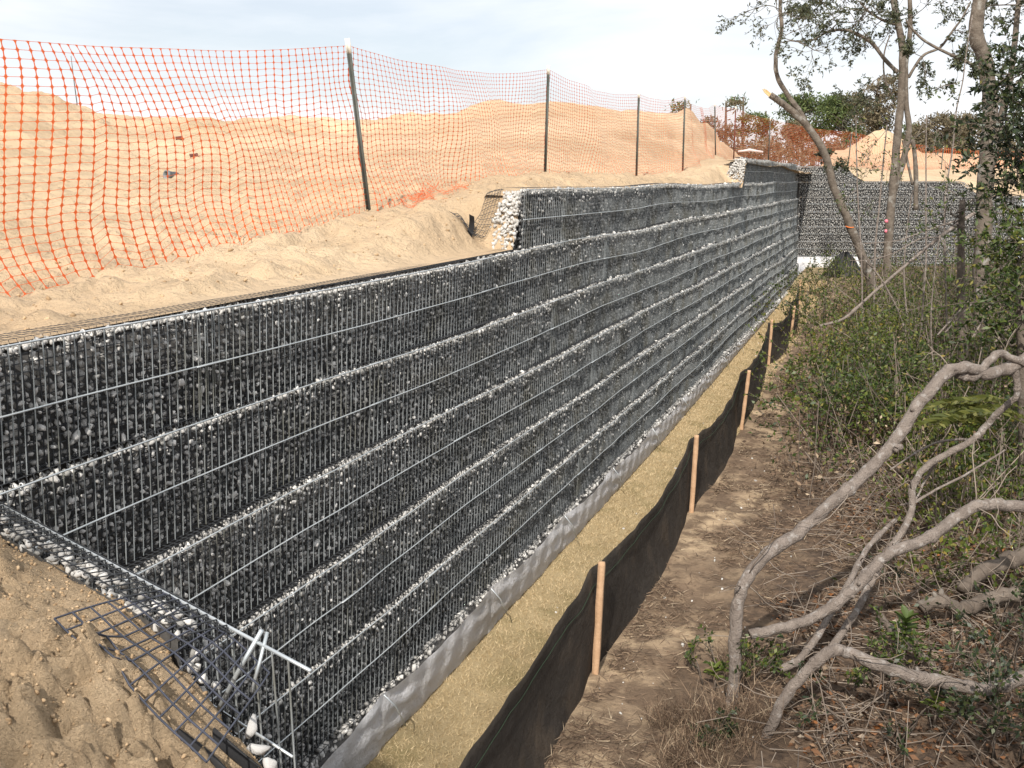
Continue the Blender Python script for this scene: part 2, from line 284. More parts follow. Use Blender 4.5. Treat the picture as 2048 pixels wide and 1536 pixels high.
# ------------------------------------------------------------------ gravel walls
def ico(sub, seed, sq=(1, 1, 1), j=.22):
    bm = bmesh.new(); bmesh.ops.create_icosphere(bm, subdivisions=sub, radius=1); r = np.random.default_rng(seed)
    V = np.array([v.co[:] for v in bm.verts]); Fc = np.array([[v.index for v in f.verts] for f in bm.faces]); bm.free()
    dirs = nrm(r.normal(size=(9, 3)))                     # chop flat facets
    for d in dirs:
        k = V@d; c = r.uniform(.34, .72); V = V-np.clip(k-c, 0, None)[:, None]*d
    return V*(1+r.uniform(-j, j, (len(V), 1)))*np.array(sq), Fc
ICO1 = [ico(1, s, (1, .8, .68)) for s in range(8)]
ICO2 = [ico(2, 50+s, (1, .8, .68), .07) for s in range(12)]
def rotm(N):
    q = nrm(rng.normal(size=(N, 4))); w, x, y, z = q.T
    return np.stack([np.stack([1-2*(y*y+z*z), 2*(x*y-z*w), 2*(x*z+y*w)], -1), np.stack([2*(x*y+z*w), 1-2*(x*x+z*z), 2*(y*z-x*w)], -1), np.stack([2*(x*z-y*w), 2*(y*z+x*w), 1-2*(x*x+y*y)], -1)], -2)
def add_stones(mb, P, R, lib=ICO1):
    k = rng.integers(0, len(lib), len(P)); Ro = rotm(len(P))
    for v in range(len(lib)):
        i = np.where(k == v)[0]
        if not len(i): continue
        V, Fc = lib[v]; VV = np.einsum('nij,vj->nvi', Ro[i], V)*R[i][:, None, None]+P[i][:, None, :]
        mb.add(VV.reshape(-1, 3), (np.arange(len(i))[:, None, None]*len(V)+Fc[None]).reshape(-1, 3))
STONE_ME = []
for V, Fc in ICO2: STONE_ME.append(MB().add(V, Fc).mesh('stone', M['stone']))
WSTONE_ME = []
for V, Fc in ICO2[:6]: WSTONE_ME.append(MB().add(V, Fc).mesh('white_stone', M['stone_white']))
def stone_obj(p, r, parent, lib=STONE_ME, name='stone'):
    o = bpy.data.objects.new(name, random.choice(lib)); COL.objects.link(o)
    o.location = Vector(p)-(parent.location if parent else Vector((0, 0, 0))); o.scale = (r, r, r); o.rotation_euler = [random.uniform(0, 6.28) for _ in range(3)]
    if parent: o.parent = parent
    return o
def lat(t, k): return -(D0+SB*k)+C1*t*t                   # face of the tier whose top is level k
def bulge(t, k): return .012*np.sin(np.asarray(t)*.9+k*2.1)+.012*vn(np.asarray(t)*.7, k*3.3, 81)+.006*vn(np.asarray(t)*2.5, k*1.7, 82)
def zw(t, k): return .008*np.sin(np.asarray(t)*1.1+k*1.3)+.010*vn(np.asarray(t)*.55, k*5.1, 83)*np.minimum(1, np.asarray(t)/10)
WP = [None]
TIERS = [(1, 19.18, 30.0), (0, 7.46, 30.0)]+[(k, 1.2, 30.0) for k in (-1, -2, -3, -4, -5)]
wall = thing('gravel_wall', W(15, -2.7, -3.2), 'long dark tiered gravel wall in wire baskets running beside the turf strip', 'retaining wall')
big = []
for k, t0, t1 in TIERS:
    z1 = ZC+k*H; z0 = z1-H
    ledge = .17 if k == -1 else (.18 if k >= 0 else .09)
    def fp(t, p):                                          # profile: p up the face, then back over the ledge
        t = np.asarray(t, float); p = np.asarray(p, float)
        up = np.minimum(p, H); ov = np.maximum(p-H, 0)
        lean = .022*(1-up/H)
        return lat(t, k)+bulge(t, k)-lean-ov, z0+up+zw(t, k)
    # stones
    onl_ = lambda p: p > H
    mb = MB(); mw = MB()
    for a, b, sp in ((t0, 6.5, .029), (6.5, 14, .036), (14, 30, .052)):
        a = max(a, t0)
        if a >= b: continue
        lg = ledge if not (k in (-1,) and a > 7) else .09
        if k == 0 and a > 18: lg = .09
        nu = int((b-a)/sp); nv = int((H+lg)/(sp*.92)); U, Vv = np.meshgrid(np.arange(nu), np.arange(nv), indexing='ij')
        t = a+(U+.5*(Vv % 2)+rng.uniform(-.3, .3, U.shape))*sp; p = (Vv+.5+rng.uniform(-.3, .3, U.shape))*sp*.92
        t = t.ravel(); p = p.ravel(); r = sp*rng.uniform(.50, .78, len(t)); r = np.where(rng.random(len(t)) < .10, r*1.4, r); r = np.where(onl_(p), r*.8, r)
        L, Z = fp(t, p); onl = p > H
        pr_ = np.where(rng.random(len(t)) < .15, rng.uniform(-.016, -.004, len(t)), rng.uniform(0, .014, len(t))); L = L-np.where(onl, 0, .006+r*.5+pr_); Z = Z-np.where(onl, r*.8+.008, 0)
        keep = ~((L > lat(t, k)) & False)
        P = W(t, L, Z)
        if a < 6.5:
            scr = t+0*t; sel = (t > 2.3) & (t < 5.2) & (rng.random(len(t)) < .05) & (r > .016) & (z0 > -2.5)
            for q in np.where(sel)[0]: big.append((r[q]/np.linalg.norm(P[q]-[0, 0, CAMZ]), P[q], r[q]))
            keep = keep & ~sel
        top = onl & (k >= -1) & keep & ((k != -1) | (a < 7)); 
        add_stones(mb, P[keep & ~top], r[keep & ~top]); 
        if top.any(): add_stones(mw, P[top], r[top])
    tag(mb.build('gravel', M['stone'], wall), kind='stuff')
    if mw.n: tag(mw.build('gravel', M['stone_white'], wall), 'gravel along the wall top, sunlit white put into its colour', kind='stuff')
    # dark sheet standing in for the shade between the stones
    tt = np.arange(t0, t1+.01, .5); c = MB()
    c.grid(np.stack([W(tt, lat(tt, k)-.075, z0-.01), W(tt, lat(tt, k)-.06, z1-.05), W(tt, lat(tt, k)-.34, z1-.04)], 1)); c.build('shade_backing', M['shade_backing'], wall)
    if k >= 0: MB().grid(np.array([[W(t0+.05, -2.78, z0-.02), W(t0+.05, -3.14, z0-.02)], [W(t0+.05, -2.80, z1-.05), W(t0+.05, -3.05, z1-.07)]])).build('shade_backing', M['shade_backing'], wall)
    # geogrid wrap
    g = MB(); tv = np.arange(t0+.01, t1, .035); tv = tv+rng.uniform(-.003, .003, len(tv))
    ps = [0, .2*H, .45*H, .7*H, .92*H, H+.012, H+ledge*.45, H+ledge*.9]
    pts = []
    for p in ps:
        L, Z = fp(tv, p); L = L-.006+.006*vn(tv*9, p*20, 91); Z = Z+(.012 if p > H else 0)
        if p == ps[-3]: L = L-.004
        pts.append(W(tv+.004*vn(tv*7, p*9, 92), L, Z))
    for q in range(len(pts)-1): g.prisms(pts[q], pts[q+1], np.interp(tv, [2, 7, 13, 20], [.0027, .0023, .0014, .0009]) if q < 4 else (.0024 if k < -1 else .0010), 3)
    th = np.arange(t0, t1, .11)
    for p in list(np.arange(.015, H-.01, .031))+list(np.arange(H+.018, H+ledge*.9, .026 if k < -1 else .04)):
        L, Z = fp(th, p); L = L-.007+.006*vn(th*9, p*20, 91); Z = Z+(.012 if p > H else 0)+.003*vn(th*5, p*31, 93); Q = W(th, L, Z); g.prisms(Q[:-1], Q[1:], np.interp(th[:-1], [2, 7, 13, 20], [.0025, .0021, .0013, .0009]) if p < H else (.0022 if k < -1 else .0010), 3)
    g.build('geogrid', M['grid'], wall)
    # welded wire panels, overlapping at the seams
    seam = {1: 20.8, 0: 8.35, -1: 3.41, -2: 4.82, -3: 5.9, -4: 4.3, -5: 5.3}[k]; edges = [t0]+list(np.arange(seam-3.12*6, t1-.6, 3.12)); edges = [e for e in edges if e >= t0 and (e == t0 or e > t0+.5)]+[t1]
    for q in range(len(edges)-1):
        a, b = edges[q], edges[q+1]+(.16 if q < len(edges)-2 else 0); out = .006+.005*(q % 2)
        tw = np.arange(a+.012, b, .0485); tw = tw+rng.uniform(-.002, .002, len(tw)); pn = MB(); prev = None
        for p in (0.0, .25*H, .5*H, .75*H, H+.002):
            L, Z = fp(tw, p); cur = W(tw+.003*vn(tw*13, p*3, 95+q), L+out+.004*np.sin(p/H*3.14)*vn(tw*5, k, 96), Z)
            if prev is not None: pn.prisms(prev, cur, .0023, 4)
            prev = cur
        po = pn.build('wire_panel', M['wire'], wall)
        for p in (H, H*.5):
            tr_ = np.arange(a, b+.05, .1); L, Z = fp(tr_, p); rd = MB().tube(W(tr_, L+out+.005, Z-.001*(q % 2)), .0037, 6); ro = rd.build('rod', M['rod'], None); ro.parent = po
    if k < 0:
        for t in np.arange(2.1+(k % 3)*.35, 16, 1.05):
            L, Z = fp(t, H); a_ = np.linspace(0, 6.28, 9); ring = W(t, L+.008+.009*np.cos(a_), Z-.003+.011*np.sin(a_)); MB().tube(ring, .0024, 4).build('wire_tie', M['tie'], wall)
big.sort(key=lambda x: -x[0])
for _, p, r in big[:300]: stone_obj(p, r*1.05, wall)
rest = MB()
if len(big) > 300:
    add_stones(rest, np.array([b[1] for b in big[300:]]), np.array([b[2] for b in big[300:]])); tag(rest.build('gravel', M['stone'], wall), kind='stuff')
# bottom footing ledge of gravel behind the white skirt
mb = MB(); n = 3600; t = 1.5+rng.random(n)**1.5*26; L = lat(t, -6)-rng.uniform(-.005, .12, n)+bulge(t, -5)*.5; add_stones(mb, W(t, L, ZC-6*H-.01+rng.uniform(-.03, .008, n)), rng.uniform(.016, .03, n)*(1+t/30)); tag(mb.build('gravel', M['stone'], wall), 'pale gravel ledge behind the white cloth skirt', kind='stuff')
g = MB(); tv = np.arange(1.5, 24, .042); p0 = W(tv, lat(tv, -6)-.11, ZC-6*H+.012); p1 = W(tv, lat(tv, -6)-.01, ZC-6*H+.014); p2 = W(tv, lat(tv, -6)+.008, ZC-6*H-.09); g.prisms(p0, p1, .002, 3); g.prisms(p1, p2, .002, 3)
for dl, dz in ((-.09, .013), (-.05, .014), (-.01, .014), (.005, -.04)):
    Q = W(tv[::3], lat(tv[::3], -6)+dl, ZC-6*H+dz); g.prisms(Q[:-1], Q[1:], .002, 3)
g.build('geogrid', M['grid'], wall)
tt = np.arange(1.2, 30.1, .5); MB().grid(np.stack([W(tt, lat(tt, -6)+.012, ZC-6*H-.5), W(tt, lat(tt, -6)+.008, ZC-6*H-.03), W(tt, lat(tt, -6)-.3, ZC-6*H-.03)], 1)).build('shade_backing', M['shade_backing'], wall)
# spilled stone at the open ends of upper baskets, sunlight put into its white
def spill(t1, zt, n, ind):
    mbs = MB(); big_ = []
    for i in range(n):
        f = rng.random()**.8; w = rng.random(); l = -2.77-w*(.30 if t1 < 10 else .42)*(1-.6*f); t = t1-.17*(1-f)*(1-.3*w)+rng.uniform(-.02, .03); z = zt-H+f*H*.96-.01
        r = rng.uniform(.016, .034); big_.append((W(t, l, z), r))
    for i, (p, r) in enumerate(big_):
        if i < ind: stone_obj(p, r, wall, WSTONE_ME)
        else: add_stones(mbs, p[None], np.array([r]))
    if mbs.n: tag(mbs.build('gravel', M['stone_white'], wall), kind='stuff')
    c = MB(); c.grid(np.array([[W(t1-.10, -2.83, zt-H), W(t1-.08, -3.1, zt-H)], [W(t1+.10, -2.83, zt-.06), W(t1+.10, -3.0, zt-.06)]])); c.build('shade_backing', M['shade_backing'], wall)
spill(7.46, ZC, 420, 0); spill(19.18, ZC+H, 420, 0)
def gridflap(Pf, nu, nv, r, parent, name='geogrid_flap', m='grid'):
    g = MB(); P = np.array([[Pf(i/nu, j/nv) for j in range(nv+1)] for i in range(nu+1)]); g.prisms(P[:-1].reshape(-1, 3), P[1:].reshape(-1, 3), r, 4); g.prisms(P[:, :-1].reshape(-1, 3), P[:, 1:].reshape(-1, 3), r, 4)
    return g.build(name, M[m], parent)
gridflap(lambda u, v: (lambda tt, l_: W(tt, l_, float(zup(np.array(tt), np.array(l_)))+.022+.03*math.sin(u*3.1)))(7.54-.36*u-.03*v, -2.94-.12*v-.17*u+.05*math.sin(u*3.1)), 14, 5, .0022, wall)
fl = MB(); uu = np.linspace(0, 1, 10); fl.grid(np.array([[W(7.26-.03*j+.02*math.sin(6*u), -3.07-.03*u-.03*j, ZC-.2-.27*u+.02*j) for j in (0, .5, 1)] for u in uu])); fl.build('fabric_flap', M['black'], wall)
# far end return of the long wall, then the far wall facing the camera
def plain_wall(name, org, dirv, nrmv, tiers, label, sp, zof=0):
    th_ = thing(name, (*org, CAMZ-2.7), label, 'retaining wall'); org = np.array(org); dirv = np.array(dirv); nrmv = np.array(nrmv)
    def w(s, o, z): 
        s, o, z = np.broadcast_arrays(np.asarray(s, float), np.asarray(o, float), np.asarray(z, float)); return np.stack([org[0]+dirv[0]*s+nrmv[0]*o, org[1]+dirv[1]*s+nrmv[1]*o, z+CAMZ], -1)
    for k, s0, s1 in tiers:
        z1 = ZC+k*H; z0 = z1-H; off = -k*.02
        def topz(s): return z1 - (H*.9*ss(s, s1-.8, s1-.05)**2 if k >= 0 and s1 < 9 else 0*np.asarray(s))
        nu = int((s1-s0)/sp); nv = int((H+.12)/(sp*.9)); U, Vv = np.meshgrid(np.arange(nu), np.arange(nv), indexing='ij'); s = s0+(U+.5*(Vv % 2)+rng.uniform(-.3, .3, U.shape)).ravel()*sp; p = ((Vv+.5).ravel()+rng.uniform(-.3, .3, U.size))*sp*.9
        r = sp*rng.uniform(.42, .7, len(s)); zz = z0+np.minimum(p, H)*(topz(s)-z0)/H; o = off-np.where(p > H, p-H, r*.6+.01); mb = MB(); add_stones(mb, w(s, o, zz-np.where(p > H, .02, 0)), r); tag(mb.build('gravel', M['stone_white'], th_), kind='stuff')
        ss_ = np.linspace(s0, s1, 24); MB().grid(np.stack([w(ss_, off-.09, z0), w(ss_, off-.09, topz(ss_)-.04), w(ss_, off-.4, topz(ss_)-.04)], 1)).build('shade_backing', M['shade_backing'], th_)
        sv_ = np.arange(s0, s1, .06); g = MB(); g.prisms(w(sv_, off+.002, z0), w(sv_, off+.002, topz(sv_)), .0022, 3)
        sh = np.linspace(s0, s1, 40)
        for p in np.arange(.02, H, .046): q = w(sh, off+.003, z0+p*(topz(sh)-z0)/H); g.prisms(q[:-1], q[1:], .0030, 3)
        g.build('geogrid', M['grid'], th_)
        wv = np.arange(s0, s1, .10); po = MB().prisms(w(wv, off+.012, z0), w(wv, off+.012, topz(wv)), .003, 4).build('wire_panel', M['wire'], th_)
        for p in (1., .5): q = w(sh, off+.018, z0+p*(topz(sh)-z0)); ro = MB().tube(q, .006, 5).build('rod', M['grid'] if p == 1 else M['wire'], None); ro.parent = po
    return th_, w
fw, fwW = plain_wall('gravel_wall', (7.6, 32.1), (1, -.0), (0, -1), [(1, 0, 3.2)]+[(0, 0, 6.9)]+[(k, 0, 8.2) for k in (-1, -2, -3, -4, -5)], 'far grey gravel wall facing the camera behind the tree trunks', .062)
e0 = W(30.0, float(lat(30, -3)), 0)
ew, _ = plain_wall('gravel_wall', (e0[0]-.02, e0[1]+.01), (-.93, .36), (.36, .93), [(k, -.0, 1.4) for k in (0, -1, -2, -3, -4, -5)], 'narrow end return of the long gravel wall beside the far wall', .07)
# white cloth along the foot of the far wall
s_ = np.linspace(0, 3.3, 40); cl = MB(); cl.grid(np.stack([fwW(s_, .10+.01*np.sin(s_*7), ZC-5*H+.0+.02*np.sin(s_*2)), fwW(s_, .14+.015*np.sin(s_*5), ZC-5*H-.25), fwW(s_, .18, -3.0)], 1))
so = cl.build('cloth_skirt', M['white_fab'], smooth=True); tag(so, 'white cloth at the foot of the far gravel wall', 'cloth'); so.modifiers.new('t', 'SOLIDIFY').thickness = .004
# black plastic heap beside it
hb = MB(); a_ = np.linspace(0, 2*math.pi, 26); rr_ = np.linspace(0, 1, 9); cpt = atz(1688, 552, -2.72)
A_, R_ = np.meshgrid(a_, rr_, indexing='ij'); hx = cpt[0]+R_*np.cos(A_)*.62*(1+.2*np.sin(3*A_)); hy = cpt[1]+R_*np.sin(A_)*.4; hz = cpt[2]-.06+.62*(1-R_**1.6)*(1+.22*np.sin(5*A_+4*R_))
hz[-1] = hz[0]; hx[-1] = hx[0]; hb.grid(np.stack([hx, hy, hz], -1)); tag(hb.build('plastic_heap', M['black'], smooth=True), 'crumpled black plastic heap beside the far white cloth', 'plastic')

# near return wall (camera stands on its fill)
RC = W(2.27, -2.57, 0)[:2]; RE = W(1.69, -1.14, 0)[:2]; RV = (RE-RC)/np.linalg.norm(RE-RC); RQ = np.array([RV[1], -RV[0]])
if np.dot(RQ, -RC) < 0: RQ = -RQ
def RW(s, q, z):
    s, q, z = np.broadcast_arrays(np.asarray(s, float), np.asarray(q, float), np.asarray(z, float)); return np.stack([RC[0]+RV[0]*s+RQ[0]*q, RC[1]+RV[1]*s+RQ[1]*q, z+CAMZ], -1)
def zm(s, q):                                              # near sand mound
    e = lerp(s, [(-3, -1.0), (.2, -1.03), (1.0, -1.035), (1.25, -1.07), (1.45, -1.15), (1.75, -1.27), (2.2, -1.5), (2.8, -1.75), (3.4, -2.3), (4.2, -3.3)])
    edge = lerp(s, [(0, .06), (1.15, .07), (1.35, .10), (1.7, .09), (2.3, .05), (4, .2)])+.02*vn(s*9, 1, 7)
    z = e+.07*ss(q, .08, .45)-.25*ss(q, .6, 2.2)*ss(s, 1.2, 3)+.05*np.sin(s*2.1+1)*ss(q, .1, .5)
    lump = np.abs(fbm(s*5, q*5, 5, 101, .55)); z = z+ss(q, edge, edge+.2)*(.05*fbm(s*2.2, q*2.2, 4, 103)+.055*(lump-.35)+.034*(np.abs(fbm(s*13, q*13, 4, 105, .6))-.4)+.008*fbm(s*36, q*36, 2, 107))*(1+.7*ss(s, .9, 1.3))
    d = np.maximum(edge-q, 0); return z-d*5.5-(d > 0)*.02*lump
sA = np.concatenate([np.arange(-3, -.3, .12), np.arange(-.3, 2.1, .0125), np.arange(2.1, 4.6, .08)]); qA = np.concatenate([np.arange(-.36, 1.0, .0125), np.arange(1.0, 4., .12)])
S_, Q_ = np.meshgrid(sA, qA, indexing='ij'); Zm = zm(S_, Q_); Zm = np.maximum(Zm, -3.35)
tag(MB().grid(RW(S_, Q_, Zm)[:, ::-1]).build('sand_mound', M['sand_near'], smooth=True), 'lumpy tan sand fill in the lower left corner', 'sand', kind='structure')
nw = thing('gravel_wall', RW(.8, 0, -3.2)[()], 'short near gravel wall whose open wire corner edges the lower left sand', 'retaining wall')
for lv, s1, qo in ((-2, 1.545, 0), (-3, 1.36, -.07), (-4, 1.30, -.14), (-5, 1.25, -.2)):
    z1 = ZC+lv*H; z0 = z1-H; pn = MB(); sw = np.arange(.02, s1, .0485 if s1 < 1.5 else .0485); 
    if lv == -2: sw = np.concatenate([np.arange(.02, 1.25, .0485), [1.31, 1.40, 1.47, 1.53]])
    pn.prisms(RW(sw, qo-.002, z1), RW(sw+.004, qo-.012+rng.uniform(-.006, .006, len(sw)), z0-.02), .0024, 5); po = pn.build('wire_panel', M['wire'], nw)
    for dz, rr_ in ((0, .0042), (-H/2, .0032)):
        q = MB().tube(RW(np.linspace(0, s1+(.06 if dz == 0 else -.02), 12), qo-.006, z1+dz), rr_, 7).build('rod', M['rod'], None); q.parent = po
    s2 = 1.22; n_ = 500; s = rng.random(n_)*s2; p = rng.random(n_)*(H+.05); r = rng.uniform(.014, .022, n_); mb = MB(); add_stones(mb, RW(s, qo+.012+r*.6+np.maximum(p-H, 0), np.minimum(z0+p, z1-r*.6)), r); tag(mb.build('gravel', M['stone'], nw), kind='stuff')
    g = MB(); sg = np.arange(0, s2+.1, .042); g.prisms(RW(sg, qo+.003, z0), RW(sg, qo+.003, z1+.01), .0021, 3); g.prisms(RW(sg, qo+.003, z1+.01), RW(sg, qo+.10, z1+.022), .0021, 3)
    for p in np.arange(.02, H, .036): g.prisms(RW(0, qo+.002, z0+p)[None], RW(s2+.1, qo+.002, z0+p+.0)[None], .002, 3)
    for q_ in (.0, .04, .08): g.prisms(RW(0, qo+q_, z1+.014)[None], RW(s2, qo+q_, z1+.014)[None], .002, 3)
    g.build('geogrid', M['grid'], nw)
    MB().grid(np.array([[RW(0, qo+.07, z0), RW(1.2, qo+.07, z0)], [RW(0, qo+.07, z1-.03), RW(1.2, qo+.07, z1-.03)]])).build('shade_backing', M['shade_backing'], nw)
for i in range(14):                                        # white stones along its top edge
    s = rng.uniform(.05, 1.3); q = rng.uniform(.02, .085); r = rng.uniform(.012, .026); stone_obj(RW(s, q, max(float(zm(s, q)), -1.04)+r*.15), r, nw, WSTONE_ME)
fg = gridflap(lambda u, v: RW(.98+.48*u+.16*v*u+.02*v, .0+.26*v, max(-.998-.045*u*u+.018*v-.05*u*v+.006*math.sin(u*11+v*3), float(zm(np.array(.98+.48*u+.16*v*u+.02*v), np.array(.26*v)))+.008)), 11, 6, .0024, None, 'geogrid_sheet', 'grid_blue')
tag(fg, 'loose blue-grey plastic geogrid sheet lying on sand at the wire corner', 'geogrid')
p0 = RW(1.42, -.012, ZC-2*H+.03); p1 = RW(1.36, .10, float(zm(1.36, .10))-.01); p1 = atz(432, 1428, -1.17)
tag(MB().tube([p0, .5*(p0+p1)+[0, 0, .004], p1], .0052, 8).build('wire_strut', M['rod']), 'bright bare metal rod leaning from the wire corner into sand', 'rod')
tag(MB().tube([p0+[.012, 0, -.004], p0+[.0, -.03, -.06], p0+[-.016, -.05, -.12]], .0042, 6).build('wire_hook', M['rod']), 'short bent wire hook hanging at the open basket corner', 'wire')
for i, (pa, lab) in enumerate((([(352, 1452), (420, 1500), (470, 1560)], 'longer torn black cloth strip half buried in the near sand'), ([(425, 1450), (470, 1490), (520, 1530)], 'narrow torn black cloth strip between sand clods at the wall end'))):
    sp_ = MB(); P = [];
    for j, (x, y) in enumerate(pa):
        c = atz(x, y, -1.10-.035*j); P.append([c+[-.008, -.008, -.03], c+[.0, .0, .008], c+[.022-.008*i, -.008, -.016]])
    o = sp_.grid(np.array(P)).build('cloth_strip', M['black']); o.modifiers.new('s', 'SOLIDIFY').thickness = .004; o.modifiers.new('b', 'SUBSURF').render_levels = 2; tag(o, lab, 'cloth')
for i, (x, y, r, lab) in enumerate(((505, 1452, .032, 'pale angular stone at the sand edge under the leaning rod'), (518, 1500, .036, 'large pale stone lowest on the sand edge by the wire corner'), (545, 1530, .03, 'pale stone at the bottom frame edge beside the wire corner'), (375, 1335, .03, 'grey stone on sand under the geogrid sheet'), (330, 1345, .022, 'small grey stone under the middle of the geogrid sheet'), (415, 1290, .028, 'white stone below the geogrid sheet edge'), (430, 1370, .02, 'small white stone beside the leaning rod'))):
    c = atz(x, y, -1.12-.03*(y > 1440)); tag(stone_obj(c, r*.85, None, STONE_ME), lab, 'stone', 'stones on the near sand')
mb = MB(); n = 6000; s = rng.uniform(-.2, 1.9, n); q = rng.uniform(.06, .8, n)*rng.random(n)**.4; r = .0018+.008*rng.random(n)**5; add_stones(mb, RW(s, q, zm(s, q)+r*.1), r); tag(mb.build('sand_clods', M['clod']), 'small sand clods scattered on the near mound', 'sand', kind='stuff')
mb = MB(); n = 2600; t = rng.uniform(2, 12, n); l = -3.05-rng.random(n)**1.3*1.6; r = .004+.020*rng.random(n)**6; add_stones(mb, W(t, l, zup(t, l)-r*.05), r); tag(mb.build('sand_clods', M['clod']), 'sand clods along the foot of the netting', 'sand', kind='stuff')

# ------------------------------------------------------------------ white skirt at the wall foot
pins = [1.5, 3.0, 4.56, 6.14, 7.8, 9.35, 11.06, 12.8, 14.54, 16.1, 17.72, 19.4, 21.1, 22.8, 24.6]
sk = thing('cloth_skirt', W(10, -2.5, -3.2), 'white cloth strip pinned in scallops along the foot of the long wall', 'cloth')
tf = np.arange(1.5, 24.6, .03); ph = np.interp(tf, pins, np.arange(len(pins))); u = ph-np.floor(ph); sag = np.sin(np.pi*u)**.8
rows = []
for j, v in enumerate(np.linspace(0, 1, 12)):
    amp = .018*np.exp(-((u-.12)/.12)**2)+.012*np.exp(-((u-.9)/.1)**2)+.006
    fold = amp*np.sin(v*16-u*9+np.floor(ph)*1.7)*(1-.5*v)+.008*np.sin(tf*21+v*5+np.floor(ph)*2.)
    L = lat(tf, -6)+.034+.012*sag*(1-v)+.010*np.sin(v*3.1)+fold*.45-.02*v; zt = ZC-6*H+.050-.05*sag; zb_ = zlow(tf, L*0-2.5)-.015
    rows.append(W(tf, L, zt+(zb_-zt)*v))
MB().grid(np.stack(rows, 1)).build('fabric', M['white_fab'], sk, smooth=True)
for t in pins[1:-1]:
    a_ = W(t, float(lat(t, -6))+.045, ZC-6*H+.05); b_ = W(t+.09, float(lat(t, -6))+.13, ZC-6*H-.17); MB().tube([a_, .5*(a_+b_)+[.008, 0, .02], b_], .004, 5).build('pin', M['rod'], sk)

# ------------------------------------------------------------------ silt fence
st = [(-1.2, -1.66), (2.5, -1.68), (6.04, -1.72), (9.52, -1.76), (13.01, -1.80), (17.2, -1.97), (20.0, -1.90), (23.2, -2.05)]
sf = thing('silt_fence', W(10, -1.75, -3.2), 'low black silt fence on wooden stakes beside the brown turf strip', 'fence')
stt = np.array(st); tf = np.arange(-1.2, 23.2, .06); ph = np.interp(tf, stt[:, 0], np.arange(len(st))); u = ph-np.floor(ph); lc = np.interp(tf, stt[:, 0], stt[:, 1])
bow = np.array([.0, .03, .05, .05, .05, .10, .03, 0, 0])[np.floor(ph).astype(int)]*np.sin(np.pi*u)
rows = []
for v in np.linspace(0, 1, 14):
    zg = zlow(tf, lc+.1)-.06; zt = zlow(tf, lc)+.735-.10*np.sin(np.pi*u); L = lc-.022+bow*(.4+.6*v)+.022*np.sin(v*3.1)*np.sin(tf*2.3)+.004*np.sin(tf*9+v*7)+.10*(1-v)**3*np.sin(np.pi*u)+.006*vn(tf*3, v*4, 111)*(1-v)
    rows.append(W(tf, L, zg+(zt-zg)*v))
fo = MB().grid(np.stack(rows, 1)).build('fabric', M['silt'], sf, smooth=True); fo.modifiers.new('s', 'SOLIDIFY').thickness = .003
Q = rows[-3]+.0; Q = Q+np.array([N2[0], N2[1], 0])*.006; MB().tube(Q, .0022, 4).build('stitch_line', M['stitch'], sf)
for i, (t, l) in enumerate(st):
    zg = float(zlow(np.array(t), np.array(l))); lean = [0, 0, -.035, -.03, -.085, -.03, -.05, 0][i]; b = W(t, l+.012, zg-.1); a_ = W(t, l+.012, zg+.78-(.1 if i == 6 else 0)); ax = nrm(a_-b+np.array([-lean*.9, 0, 0])*1.0)
    u1 = np.array([N2[0], N2[1], 0]); u1 = nrm(u1-ax*np.dot(u1, ax)); u2 = np.cross(ax, u1); m = MB(); hgt = np.linalg.norm(a_-b)
    P = [b+ax*hgt*f for f in (0, .12, .3, .5, .65, .8, .97, 1.0)]; 
    for j in range(len(P)): P[j] = P[j]+u2*.004*math.sin(j*2.1+i)
    V = []; 
    for j, p in enumerate(P):
        w_ = .021*(1 if 0 < j < 7 else .86)+.002*math.sin(j*3.3+i); V += [p+u1*w_*c+u2*w_*.85*d for c, d in ((-1, -1), (1, -1), (1, 1), (-1, 1))]
    Fq = [[4*j+k, 4*j+(k+1) % 4, 4*j+4+(k+1) % 4, 4*j+4+k] for j in range(len(P)-1) for k in range(4)]+[[3, 2, 1, 0], [28, 29, 30, 31]]
    m.add(V, Fq).build('stake', M['stake'], sf)
# turf blades
def blades(name, n, tr, lr, hgt, m, label, cat, zf, sprd=.6, wid=.0022, pw=1.):
    t = tr[0]+rng.random(n)**pw*(tr[1]-tr[0]); l = lr[0]+rng.random(n)*(lr[1]-lr[0]); z = zf(t, l); b = W(t, l, z-.004)
    sc = 1+t/14; d = rng.normal(size=(n, 3))*sprd; d[:, 2] = .55+.5*rng.random(n); d = nrm(d)*(hgt*rng.uniform(.5, 1.4, n)*(.8+.2*sc))[:, None]; s = nrm(np.cross(d, rng.normal(size=(n, 3))))*(wid*sc)[:, None]
    V = np.stack([b-s, b+s, b+d], 1); o = MB().add(V.reshape(-1, 3), np.arange(3*n).reshape(-1, 3)).build(name, M[m]); return tag(o, label, cat, kind='stuff')
blades('dry_grass', 110000, (1.5, 29), (-2.58, -1.79), .034, 'blade', 'short dry blades of the brown turf strip', 'grass', zlow, sprd=.9, pw=1.6)

